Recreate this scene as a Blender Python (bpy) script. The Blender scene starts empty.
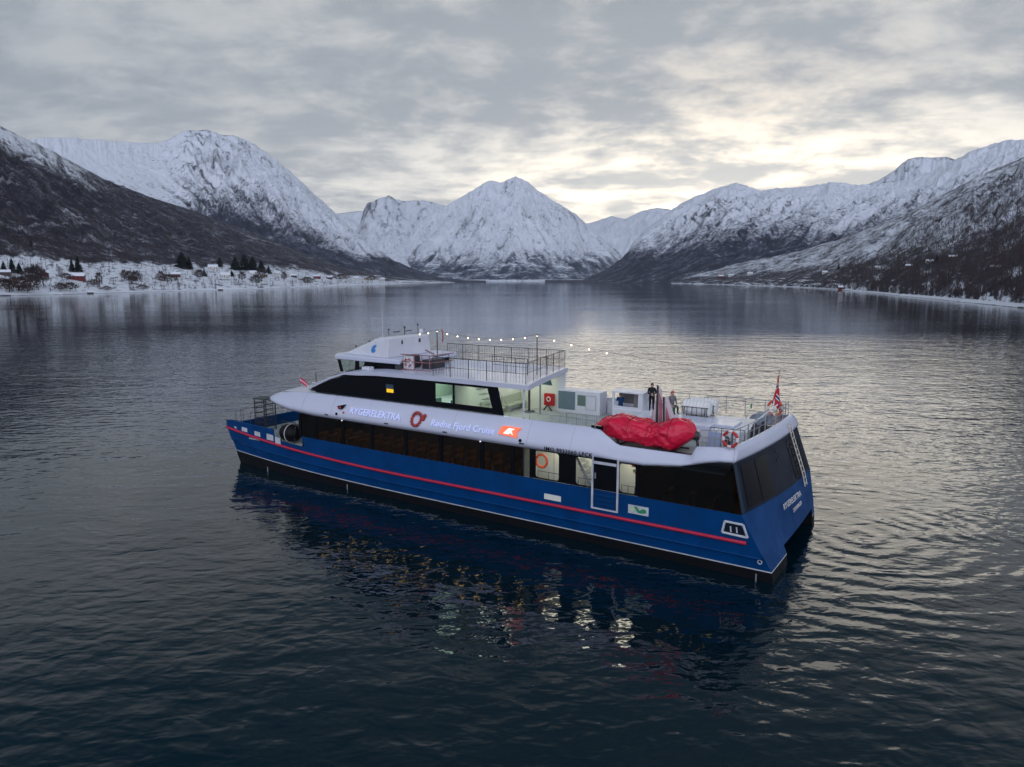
import bpy, math, random
import numpy as np
from mathutils import Vector, Matrix

random.seed(7)
rng = np.random.default_rng(11)
R = math.radians
SC = bpy.context.scene
COL = SC.collection

# ------------------------------------------------------------------ camera
FPX, CAMH, HORY = 683.0, 13.5, 280.0
PITCH = math.atan((383.5 - HORY) / FPX)
cam_d = bpy.data.cameras.new('camera')
cam_d.sensor_fit = 'HORIZONTAL'
cam_d.sensor_width = 36.0
cam_d.lens = 36.0 * FPX / 1024.0
cam_d.clip_start = 0.5
cam_d.clip_end = 90000.0
cam = bpy.data.objects.new('camera', cam_d)
COL.objects.link(cam)
cam.location = (0, 0, CAMH)
cam.rotation_euler = (math.pi / 2 - PITCH, 0, 0)
SC.camera = cam

# ------------------------------------------------------------------ light and sky
SUN_AZ, SUN_EL = R(17.0), R(5.0)          # behind the cloud, right of the middle of the valley
SC.view_settings.view_transform = 'Standard'
SC.view_settings.look = 'None'
SC.view_settings.exposure = 0.30
SC.view_settings.gamma = 1.0
SC.view_settings.use_curve_mapping = False
SC.cycles.max_bounces = 10
SC.cycles.transparent_max_bounces = 16
SC.cycles.volume_bounces = 0
SC.cycles.caustics_reflective = False
SC.cycles.caustics_refractive = False
SC.cycles.sample_clamp_indirect = 4.0

sun_d = bpy.data.lights.new('sun', 'SUN')
sun_d.energy = 0.34
sun_d.angle = R(42.0)
sun_d.color = (1.0, 0.90, 0.74)
sun = bpy.data.objects.new('sun', sun_d)
COL.objects.link(sun)
sd = Vector((math.sin(SUN_AZ) * math.cos(SUN_EL), math.cos(SUN_AZ) * math.cos(SUN_EL), math.sin(SUN_EL)))
sun.rotation_euler = (-sd).to_track_quat('-Z', 'Y').to_euler()
sun.location = (60, 60, 80)

W = bpy.data.worlds.new('World')
SC.world = W
W.use_nodes = True


class NT:
    """tiny helper for node trees"""
    def __init__(s, tree):
        s.t = tree
        tree.nodes.clear()

    def n(s, kind, **kw):
        nd = s.t.nodes.new(kind)
        for k, v in kw.items():
            if k == 'ins':
                for kk, vv in v.items():
                    if isinstance(vv, bpy.types.NodeSocket):
                        s.t.links.new(vv, nd.inputs[kk])
                    else:
                        nd.inputs[kk].default_value = vv
            else:
                setattr(nd, k, v)
        return nd

    def l(s, a, b):
        s.t.links.new(a, b)

    def math(s, op, a, b=None, c=None, clamp=False):
        nd = s.t.nodes.new('ShaderNodeMath')
        nd.operation = op
        nd.use_clamp = clamp
        for i, v in enumerate((a, b, c)):
            if v is None:
                continue
            if isinstance(v, bpy.types.NodeSocket):
                s.t.links.new(v, nd.inputs[i])
            else:
                nd.inputs[i].default_value = v
        return nd.outputs[0]

    def mixc(s, f, a, b, mode='MIX'):
        nd = s.t.nodes.new('ShaderNodeMix')
        nd.data_type = 'RGBA'
        nd.blend_type = mode
        for sock, v in ((nd.inputs[0], f), (nd.inputs[6], a), (nd.inputs[7], b)):
            if isinstance(v, bpy.types.NodeSocket):
                s.t.links.new(v, sock)
            elif isinstance(v, (int, float)):
                sock.default_value = v
            else:
                sock.default_value = (*v, 1.0)
        return nd.outputs[2]

    def ramp(s, f, stops, interp='LINEAR'):
        nd = s.t.nodes.new('ShaderNodeValToRGB')
        cr = nd.color_ramp
        cr.interpolation = interp
        while len(cr.elements) < len(stops):
            cr.elements.new(0.5)
        for e, (p, c) in zip(cr.elements, stops):
            e.position = p
            e.color = (c, c, c, 1) if isinstance(c, (int, float)) else (*c, 1)
        s.l(f, nd.inputs[0])
        return nd.outputs[0]

    def maprange(s, f, a, b, c=0.0, d=1.0, kind='SMOOTHSTEP'):
        nd = s.t.nodes.new('ShaderNodeMapRange')
        nd.interpolation_type = kind
        s.l(f, nd.inputs[0])
        for i, v in enumerate((a, b, c, d)):
            nd.inputs[i + 1].default_value = v
        return nd.outputs[0]

    def noise(s, vec, scale, detail=4.0, rough=0.5, dist=0.0, dim='3D'):
        nd = s.t.nodes.new('ShaderNodeTexNoise')
        nd.noise_dimensions = dim
        s.l(vec, nd.inputs['Vector'])
        nd.inputs['Scale'].default_value = scale
        nd.inputs['Detail'].default_value = detail
        nd.inputs['Roughness'].default_value = rough
        nd.inputs['Distortion'].default_value = dist
        return nd.outputs[0]


def build_sky():
    t = NT(W.node_tree)
    out = t.n('ShaderNodeOutputWorld')
    bg = t.n('ShaderNodeBackground')
    bg.inputs['Strength'].default_value = 0.15
    t.l(bg.outputs[0], out.inputs[0])
    sky = t.n('ShaderNodeTexSky')
    sky.sky_type = 'NISHITA'
    sky.sun_disc = False
    sky.sun_elevation = SUN_EL
    sky.sun_rotation = SUN_AZ
    sky.air_density = 1.0
    sky.dust_density = 2.0
    tc = t.n('ShaderNodeTexCoord')
    D = tc.outputs['Generated']
    sep = t.n('ShaderNodeSeparateXYZ')
    t.l(D, sep.inputs[0])
    z = t.math('MAXIMUM', sep.outputs[2], 0.0)
    # the cloud deck: a flat sheet overhead, so it flattens towards the horizon
    zz = t.math('ADD', z, 0.20)
    px = t.math('DIVIDE', sep.outputs[0], zz)
    py = t.math('DIVIDE', sep.outputs[1], zz)
    P = t.n('ShaderNodeCombineXYZ')
    t.l(px, P.inputs[0])
    t.l(py, P.inputs[1])
    Pv = P.outputs[0]
    warp = t.n('ShaderNodeTexNoise')
    t.l(Pv, warp.inputs['Vector'])
    warp.inputs['Scale'].default_value = 0.9
    warp.inputs['Detail'].default_value = 3
    sub = t.n('ShaderNodeVectorMath', operation='SUBTRACT')
    t.l(warp.outputs['Color'], sub.inputs[0])
    sub.inputs[1].default_value = (0.5, 0.5, 0.5)
    sc = t.n('ShaderNodeVectorMath', operation='SCALE')
    t.l(sub.outputs[0], sc.inputs[0])
    sc.inputs['Scale'].default_value = 0.35
    add = t.n('ShaderNodeVectorMath', operation='ADD')
    t.l(Pv, add.inputs[0])
    t.l(sc.outputs[0], add.inputs[1])
    mp = t.n('ShaderNodeMapping')
    t.l(add.outputs[0], mp.inputs[0])
    mp.inputs['Location'].default_value = (3.1, 1.7, 0)
    mp.inputs['Scale'].default_value = (1.0, 1.25, 1)
    big = t.noise(mp.outputs[0], 1.05, 10, 0.62)
    fine = t.noise(mp.outputs[0], 4.2, 9, 0.62)
    dens = t.math('ADD', t.math('MULTIPLY', big, 0.62), t.math('MULTIPLY', fine, 0.38))
    thick = t.maprange(dens, 0.37, 0.60)                 # 1 = thick, dark belly; 0 = thin, bright gap
    thin = t.math('SUBTRACT', 1.0, thick)
    # brightness around the hidden sun
    dot = t.n('ShaderNodeVectorMath', operation='DOT_PRODUCT')
    t.l(D, dot.inputs[0])
    dot.inputs[1].default_value = tuple(sd)
    ang = t.math('ARCCOSINE', t.math('MINIMUM', dot.outputs['Value'], 1.0))
    glow_w = t.maprange(ang, 1.20, 0.0)
    glow_n = t.maprange(ang, 0.50, 0.0)
    low = t.maprange(sep.outputs[2], 0.27, 0.06)
    # cloud sheet: thin parts let more light through than the thick bellies
    basec = t.mixc(thick, (2.55, 2.72, 2.92), (1.78, 2.00, 2.28))
    # overhead and ahead the deck is thickest
    high = t.math('MULTIPLY', t.maprange(sep.outputs[2], 0.30, 0.56), t.maprange(sep.outputs[1], -0.45, 0.25))
    basec = t.mixc(high, basec, (0.14, 0.48, 0.74))
    # the half of the sky behind the photographer is a lighter, bluer overcast
    back = t.maprange(sep.outputs[1], 0.15, -0.6)
    basec = t.mixc(back, basec, (6.2, 6.6, 8.0))
    g = t.math('MULTIPLY', t.math('MULTIPLY', glow_w, t.math('ADD', 0.30, t.math('MULTIPLY', low, 0.80))), t.math('ADD', 0.42, t.math('MULTIPLY', thin, 0.70)))
    c1 = t.mixc(1.0, basec, t.mixc(1.0, (4.6, 4.15, 3.35), g, 'MULTIPLY'), 'ADD')
    core = t.math('MULTIPLY', t.math('MULTIPLY', glow_n, low), t.math('ADD', 0.40, t.math('MULTIPLY', thin, 0.7)))
    c2 = t.mixc(1.0, c1, t.mixc(1.0, (5.2, 4.5, 3.2), core, 'MULTIPLY'), 'ADD')
    # a little of the clear sky shows through the thinnest places
    f = t.math('MULTIPLY', thin, 0.06)
    c3 = t.mixc(f, c2, sky.outputs[0])
    t.l(c3, bg.inputs[0])


build_sky()

# ------------------------------------------------------------------ materials
MATS = {}


def mat(name, col, rough=0.5, metal=0.0, spec=0.5, var=0.0, vscale=3.0, emit=None, estr=0.0, bump=0.0, bscale=8.0, coat=0.0):
    if name in MATS:
        return MATS[name]
    m = bpy.data.materials.new(name)
    m.use_nodes = True
    t = NT(m.node_tree)
    o = t.n('ShaderNodeOutputMaterial')
    b = t.n('ShaderNodeBsdfPrincipled')
    t.l(b.outputs[0], o.inputs[0])
    b.inputs['Base Color'].default_value = (*col, 1)
    b.inputs['Roughness'].default_value = rough
    b.inputs['Metallic'].default_value = metal
    b.inputs['Specular IOR Level'].default_value = spec
    b.inputs['Coat Weight'].default_value = coat
    tc = t.n('ShaderNodeTexCoord')
    if var > 0:
        nz = t.noise(tc.outputs['Object'], vscale, 6, 0.6)
        k = t.maprange(nz, 0.3, 0.7, 1 - var, 1 + var * 0.4, 'LINEAR')
        t.l(t.mixc(1.0, col, k, 'MULTIPLY'), b.inputs['Base Color'])
        rr = t.maprange(nz, 0.3, 0.7, min(1, rough + 0.12), max(0.02, rough - 0.05), 'LINEAR')
        t.l(rr, b.inputs['Roughness'])
    if bump > 0:
        nb = t.noise(tc.outputs['Object'], bscale, 5, 0.6)
        bp = t.n('ShaderNodeBump')
        bp.inputs['Strength'].default_value = 1.0
        bp.inputs['Distance'].default_value = bump
        t.l(nb, bp.inputs['Height'])
        t.l(bp.outputs[0], b.inputs['Normal'])
    if emit:
        b.inputs['Emission Color'].default_value = (*emit, 1)
        b.inputs['Emission Strength'].default_value = estr
    MATS[name] = m
    return m


def glass_mat(name, tint, trans, rough=0.03, ior=1.25):
    """window glass: lets part of the light through, mirrors the rest by angle"""
    m = bpy.data.materials.new(name)
    m.use_nodes = True
    t = NT(m.node_tree)
    o = t.n('ShaderNodeOutputMaterial')
    tr = t.n('ShaderNodeBsdfTransparent')
    tr.inputs[0].default_value = (trans * tint[0], trans * tint[1], trans * tint[2], 1)
    gl = t.n('ShaderNodeBsdfGlossy')
    gl.inputs['Color'].default_value = (1, 1, 1, 1)
    gl.inputs['Roughness'].default_value = rough
    fr = t.n('ShaderNodeFresnel')
    fr.inputs['IOR'].default_value = ior
    mx = t.n('ShaderNodeMixShader')
    t.l(fr.outputs[0], mx.inputs[0])
    t.l(tr.outputs[0], mx.inputs[1])
    t.l(gl.outputs[0], mx.inputs[2])
    t.l(mx.outputs[0], o.inputs[0])
    MATS[name] = m
    return m


M_white = mat('white_paint', (0.66, 0.67, 0.72), 0.35, var=0.07, vscale=0.9)
M_rim = mat('pale_grey_paint', (0.56, 0.585, 0.70), 0.32, var=0.05, vscale=0.6, coat=0.2)
M_cream = mat('cream_panel', (0.74, 0.76, 0.66), 0.5, var=0.06)
M_blue = mat('blue_hull_paint', (0.0010, 0.047, 0.170), 0.38, spec=0.12, var=0.26, vscale=0.7, bump=0.010, bscale=0.9)
M_boot = mat('black_antifouling', (0.006, 0.007, 0.009), 0.5, spec=0.2, var=0.3)
M_line = mat('white_waterline_paint', (0.55, 0.58, 0.62), 0.45, var=0.25, vscale=2.0)
M_red = mat('crimson_rubber', (0.50, 0.012, 0.050), 0.45, var=0.15, vscale=1.5)
M_black = mat('black_gloss', (0.004, 0.005, 0.008), 0.12, spec=0.08, var=0.2)
M_dark = mat('dark_grey_metal', (0.035, 0.037, 0.042), 0.5, var=0.2)
M_slate = mat('slate_blue_panel', (0.008, 0.014, 0.027), 0.35, spec=0.10, var=0.10, vscale=0.7)
M_grey = mat('grey_metal', (0.30, 0.32, 0.33), 0.4, 0.4, var=0.15)
M_rail = mat('rail_metal', (0.42, 0.42, 0.43), 0.35, 0.5)
M_darkrail = mat('dark_rail_metal', (0.05, 0.042, 0.044), 0.45, 0.3)
M_deck = mat('grey_green_deck', (0.40, 0.44, 0.42), 0.7, var=0.2, vscale=1.2, bump=0.004, bscale=30)
M_tarp = mat('red_tarpaulin', (0.66, 0.005, 0.045), 0.34, var=0.10, vscale=2.0, bump=0.012, bscale=9)
M_orange = mat('orange_plastic', (0.70, 0.10, 0.02), 0.5, var=0.1)
M_ringred = mat('red_plastic', (0.52, 0.03, 0.03), 0.5, var=0.1)
M_ringwhite = mat('white_plastic', (0.75, 0.74, 0.72), 0.5, var=0.08)
M_seat = mat('orange_brown_seat', (0.30, 0.125, 0.025), 0.7, var=0.9, vscale=1.4)
M_wood = mat('brown_interior', (0.10, 0.06, 0.035), 0.6, var=0.3)
M_inter = mat('lounge_interior', (0.46, 0.55, 0.47), 0.6, var=0.1)
M_floor = mat('dark_floor', (0.05, 0.045, 0.04), 0.6, var=0.2)
M_lampwarm = mat('warm_lamp', (0.9, 0.8, 0.6), 0.5, emit=(1.0, 0.66, 0.28), estr=11.0)
M_lampwhite = mat('white_lamp', (0.9, 0.9, 0.8), 0.5, emit=(1.0, 0.97, 0.80), estr=4.6)
M_bulb = mat('bulb_glow', (1, 0.9, 0.7), 0.5, emit=(1.0, 0.72, 0.40), estr=7.0)
M_signglow = mat('lit_sign_letter', (0.6, 0.65, 0.9), 0.5, emit=(0.52, 0.60, 1.0), estr=0.26)
M_orglow = mat('lit_orange_sign', (0.8, 0.15, 0.06), 0.5, emit=(1.0, 0.16, 0.07), estr=0.55)
M_whglow = mat('lit_white_sign', (0.9, 0.9, 0.9), 0.5, emit=(1.0, 0.95, 0.95), estr=0.6)
M_amber = mat('amber_screen', (0.6, 0.4, 0.02), 0.4, emit=(1.0, 0.55, 0.02), estr=0.6)
M_darkscreen = mat('blue_screen', (0.03, 0.06, 0.10), 0.3)
M_greensign = mat('green_sign', (0.02, 0.25, 0.10), 0.5)
M_glassdark = glass_mat('dark_tinted_glass', (0.85, 0.92, 1.0), 0.34)
M_glasssmoke = glass_mat('black_tinted_glass', (0.7, 0.85, 1.0), 0.16)
M_glassclear = glass_mat('clear_glass', (0.90, 1.0, 0.95), 0.85)
M_snow = mat('roof_snow', (0.74, 0.77, 0.82), 0.8, var=0.06)
M_ropewhite = mat('white_strap', (0.7, 0.7, 0.7), 0.7)


# ------------------------------------------------------------------ mesh helpers
class MB:
    def __init__(s):
        s.v, s.f, s.mi = [], [], []

    def add(s, vs, fs, mi=0):
        o = len(s.v)
        s.v += [tuple(map(float, v)) for v in vs]
        for f in fs:
            s.f.append(tuple(i + o for i in f))
            s.mi.append(mi)
        return s

    def box(s, x0, x1, y0, y1, z0, z1, mi=0):
        vs = [(x0, y0, z0), (x1, y0, z0), (x1, y1, z0), (x0, y1, z0), (x0, y0, z1), (x1, y0, z1), (x1, y1, z1), (x0, y1, z1)]
        return s.add(vs, [(0, 3, 2, 1), (4, 5, 6, 7), (0, 1, 5, 4), (1, 2, 6, 5), (2, 3, 7, 6), (3, 0, 4, 7)], mi)

    def obox(s, c, ax, ay, az, mi=0):
        """box from centre and three half-axis vectors"""
        c, ax, ay, az = map(Vector, (c, ax, ay, az))
        vs = []
        for dz in (-1, 1):
            for dx, dy in ((-1, -1), (1, -1), (1, 1), (-1, 1)):
                vs.append(c + ax * dx + ay * dy + az * dz)
        return s.add(vs, [(0, 3, 2, 1), (4, 5, 6, 7), (0, 1, 5, 4), (1, 2, 6, 5), (2, 3, 7, 6), (3, 0, 4, 7)], mi)

    def prism(s, poly, axis, a, b, mi=0):
        """poly: 2-D outline; extruded along axis ('x','y','z') between a and b"""
        def mk(p, q):
            return {'x': (q, p[0], p[1]), 'y': (p[0], q, p[1]), 'z': (p[0], p[1], q)}[axis]
        n = len(poly)
        vs = [mk(p, a) for p in poly] + [mk(p, b) for p in poly]
        fs = [tuple(range(n - 1, -1, -1)), tuple(range(n, 2 * n))]
        fs += [(i, (i + 1) % n, n + (i + 1) % n, n + i) for i in range(n)]
        return s.add(vs, fs, mi)

    def tube(s, pts, r, n=6, mi=0, closed=False, caps=True):
        pts = [Vector(p) for p in pts]
        k = len(pts)
        rs = r if isinstance(r, (list, tuple)) else [r] * k
        vs, fs = [], []
        ref = None
        for i, p in enumerate(pts):
            if closed:
                d = pts[(i + 1) % k] - pts[i - 1]
            else:
                d = pts[min(i + 1, k - 1)] - pts[max(i - 1, 0)]
            d.normalize()
            if ref is None:
                ref = Vector((0, 0, 1)) if abs(d.z) < 0.9 else Vector((1, 0, 0))
            u = (ref - d * ref.dot(d))
            if u.length < 1e-4:
                u = d.orthogonal()
            u.normalize()
            ref = u
            w = d.cross(u)
            for j in range(n):
                a = 2 * math.pi * j / n
                vs.append(p + (u * math.cos(a) + w * math.sin(a)) * rs[i])
        m = k if closed else k - 1
        for i in range(m):
            for j in range(n):
                a, b = i * n + j, i * n + (j + 1) % n
                c, d_ = ((i + 1) % k) * n + (j + 1) % n, ((i + 1) % k) * n + j
                fs.append((a, b, c, d_))
        if not closed and caps:
            fs.append(tuple(range(n - 1, -1, -1)))
            fs.append(tuple(range((k - 1) * n, k * n)))
        return s.add(vs, fs, mi)

    def grid(s, rows, mi=0, flip=False, skip=None):
        """rows: list of equal-length lists of points"""
        n = len(rows[0])
        vs = [p for r in rows for p in r]
        fs = []
        for i in range(len(rows) - 1):
            for j in range(n - 1):
                if skip and skip(i, j):
                    continue
                q = (i * n + j, i * n + j + 1, (i + 1) * n + j + 1, (i + 1) * n + j)
                fs.append(q[::-1] if flip else q)
        return s.add(vs, fs, mi)

    def ball(s, c, r, nu=10, nv=6, sq=(1, 1, 1), mi=0):
        rows = []
        for i in range(nv + 1):
            th = math.pi * i / nv
            rows.append([(c[0] + r * sq[0] * math.sin(th) * math.cos(2 * math.pi * j / nu), c[1] + r * sq[1] * math.sin(th) * math.sin(2 * math.pi * j / nu), c[2] + r * sq[2] * math.cos(th)) for j in range(nu + 1)])
        return s.grid(rows, mi, flip=True)

    def build(s, name, mats, parent=None, smooth=False, bevel=0.0, sub=0, solid=0.0):
        me = bpy.data.meshes.new(name)
        me.from_pydata(s.v, [], s.f)
        if not isinstance(mats, (list, tuple)):
            mats = [mats]
        for m in mats:
            me.materials.append(m)
        if len(mats) > 1:
            me.polygons.foreach_set('material_index', s.mi)
        if smooth:
            me.polygons.foreach_set('use_smooth', [True] * len(me.polygons))
        me.update()
        o = bpy.data.objects.new(name, me)
        COL.objects.link(o)
        if parent:
            o.parent = parent
        if solid:
            md = o.modifiers.new('solid', 'SOLIDIFY')
            md.thickness = solid
            md.offset = 0
        if bevel > 0:
            md = o.modifiers.new('bevel', 'BEVEL')
            md.width = bevel
            md.segments = 2
            md.limit_method = 'ANGLE'
            md.angle_limit = R(40)
        if sub:
            md = o.modifiers.new('sub', 'SUBSURF')
            md.levels = md.render_levels = sub
        return o


def tag(o, label, cat, group=None, kind=None):
    if label:
        o['label'] = label
    if cat:
        o['category'] = cat
    if group:
        o['group'] = group
    if kind:
        o['kind'] = kind
    return o


def empty(name, loc, rz=0.0):
    o = bpy.data.objects.new(name, None)
    o.empty_display_size = 0.3
    COL.objects.link(o)
    o.location = loc
    o.rotation_euler = (0, 0, rz)
    return o


def struct(o):
    o['kind'] = 'structure'
    return o


def copy_tree(o, parent=None):
    c = o.copy()
    COL.objects.link(c)
    if parent:
        c.parent = parent
    for ch in list(o.children):
        copy_tree(ch, c)
    return c


def lerp(a, b, t):
    return a + (b - a) * t


def interp(x, xs, ys):
    return float(np.interp(x, xs, ys))


def text_mesh(body, size, extrude, name, m, parent, origin, ux, uy, align='LEFT', spacing=1.0, bold=0.0):
    """flat letters standing on a surface: ux = reading direction, uy = up direction"""
    cu = bpy.data.curves.new(name, 'FONT')
    cu.body = body
    cu.size = size
    cu.extrude = extrude
    cu.offset = bold
    cu.align_x = align
    cu.space_character = spacing
    cu.resolution_u = 2
    tmp = bpy.data.objects.new(name, cu)
    COL.objects.link(tmp)
    dg = bpy.context.evaluated_depsgraph_get()
    me = bpy.data.meshes.new_from_object(tmp.evaluated_get(dg))
    bpy.data.objects.remove(tmp)
    ux, uy = Vector(ux).normalized(), Vector(uy)
    uy = (uy - ux * uy.dot(ux)).normalized()
    un = ux.cross(uy)
    M = Matrix((ux, uy, un)).transposed().to_4x4()
    M.translation = Vector(origin)
    me.transform(M)
    me.materials.clear()
    me.materials.append(m)
    o = bpy.data.objects.new(name, me)
    COL.objects.link(o)
    o.parent = parent
    return o

# ------------------------------------------------------------------ numpy noise
def _hash(ix, iy, seed):
    h = (ix.astype(np.int64) * 374761393 + iy.astype(np.int64) * 668265263 + seed * 974634777) & 0xFFFFFFFF
    h = ((h ^ (h >> 13)) * 1274126177) & 0xFFFFFFFF
    return ((h ^ (h >> 16)) & 0xFFFF) / 65535.0


def vnoise(x, y, seed=0):
    x, y = np.broadcast_arrays(np.asarray(x, float), np.asarray(y, float))
    ix, iy = np.floor(x).astype(np.int64), np.floor(y).astype(np.int64)
    fx, fy = x - ix, y - iy
    ux, uy = fx * fx * fx * (fx * (fx * 6 - 15) + 10), fy * fy * fy * (fy * (fy * 6 - 15) + 10)

    def g(dx, dy):
        a = _hash(ix + dx, iy + dy, seed) * 2 * np.pi
        return np.cos(a) * (fx - dx) + np.sin(a) * (fy - dy)
    a = g(0, 0) * (1 - ux) + g(1, 0) * ux
    b = g(0, 1) * (1 - ux) + g(1, 1) * ux
    return (a * (1 - uy) + b * uy) * 1.5          # about -1..1


def fbm(x, y, octv=5, seed=0, gain=0.5, lac=2.03):
    s, a, n = 0.0, 1.0, 0.0
    for i in range(octv):
        s = s + a * vnoise(x, y, seed + i * 17)
        n += a
        a *= gain
        x, y = x * lac + 3.7, y * lac + 1.3
    return s / n


def ridged(x, y, octv=5, seed=0, gain=0.5):
    s, a, n = 0.0, 1.0, 0.0
    for i in range(octv):
        s = s + a * (1 - np.abs(vnoise(x, y, seed + i * 31)) * 1.6)
        n += a
        a *= gain
        x, y = x * 2.1 + 5.1, y * 2.1 + 2.7
    return s / n                                    # ridges near 1


def sstep(x, a, b):
    t = np.clip((x - a) / (b - a), 0, 1)
    return t * t * (3 - 2 * t)


# ------------------------------------------------------------------ surveying helpers: bearings of the surroundings
def bearing(px, py=280.0):
    u = (np.asarray(px, float) - 512) / FPX
    v = (383.5 - np.asarray(py, float)) / FPX
    y = math.cos(PITCH) + v * math.sin(PITCH)
    z = -math.sin(PITCH) + v * math.cos(PITCH)
    return np.arctan2(u, y), z / np.sqrt(u * u + y * y)     # azimuth, tangent of the elevation


def shore_dist(pts):
    px, py = np.array(pts, float).T
    az, te = bearing(px, py)
    return az, CAMH / -te


LSHORE = shore_dist([(-160, 300), (-80, 298), (0, 296), (60, 294.5), (150, 292), (250, 289.6), (330, 286.6), (400, 284), (440, 282.9), (470, 282.2), (520, 281.9)])
RSHORE = shore_dist([(540, 282.0), (600, 282.4), (640, 283.0), (700, 284.2), (740, 285.4), (780, 286.6), (820, 288.8), (860, 291.8), (900, 296), (960, 302), (1024, 308.5), (1100, 317), (1180, 328)])
_LP = np.array([-160, 0, 150, 300, 330, 400, 440, 480, 520.0])
LFOOT = (bearing(_LP)[0], np.array([1750, 1900, 2250, 2800, 2950, 3350, 3650, 4000, 4300.0]))
_RP = np.array([540, 570, 700, 850, 950, 1024, 1180.0])
RFOOT = (bearing(_RP)[0], np.array([4300, 3600, 2500, 1750, 1450, 1300, 1150.0]))
CSHORE = shore_dist([(280, 281.75), (512, 281.75), (760, 281.75)])


def at_bearing(px, dist):
    az, _ = bearing(px)
    return float(dist * math.sin(az)), float(dist * math.cos(az))


# ------------------------------------------------------------------ terrain
M_TERR = {}


def terrain_mat(name, grain, forest_col=(0.030, 0.024, 0.028), rock_col=(0.055, 0.056, 0.066), snow_col=(0.72, 0.745, 0.80), stretch=(1, 1, 0.35), clump=0.5):
    m = bpy.data.materials.new(name)
    m.use_nodes = True
    t = NT(m.node_tree)
    o = t.n('ShaderNodeOutputMaterial')
    b = t.n('ShaderNodeBsdfPrincipled')
    b.inputs['Roughness'].default_value = 0.9
    b.inputs['Specular IOR Level'].default_value = 0.1
    t.l(b.outputs[0], o.inputs[0])
    tc = t.n('ShaderNodeTexCoord')
    mp = t.n('ShaderNodeMapping')
    t.l(tc.outputs['Object'], mp.inputs[0])
    mp.inputs['Scale'].default_value = stretch
    gr = t.noise(mp.outputs[0], grain, 6, 0.75)
    g2 = t.noise(mp.outputs[0], grain * 0.22, 4, 0.6)
    gg = t.math('ADD', t.math('MULTIPLY', gr, 1 - clump), t.math('MULTIPLY', g2, clump))
    gg = t.maprange(gg, 0.36, 0.64, 0.0, 1.0, 'LINEAR')
    fa = t.n('ShaderNodeAttribute', attribute_name='forest').outputs['Fac']
    ra = t.n('ShaderNodeAttribute', attribute_name='rock').outputs['Fac']
    # cover 0..1 against the grain gives a ragged edge of single trees or stones
    fm = t.maprange(t.math('SUBTRACT', fa, gg), -0.46, 0.46)
    rm = t.maprange(t.math('SUBTRACT', ra, t.math('MULTIPLY_ADD', gg, 0.9, 0.08)), -0.42, 0.42)
    fc = t.mixc(t.maprange(g2, 0.35, 0.65), forest_col, tuple(c * 1.9 for c in forest_col))
    rc = t.mixc(t.maprange(gr, 0.35, 0.65), rock_col, tuple(c * 1.8 for c in rock_col))
    sc = t.mixc(t.maprange(g2, 0.3, 0.7), snow_col, tuple(c * 0.90 for c in snow_col))
    c = t.mixc(rm, sc, rc)
    c = t.mixc(fm, c, fc)
    t.l(c, b.inputs['Base Color'])
    M_TERR[name] = m
    return m


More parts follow.
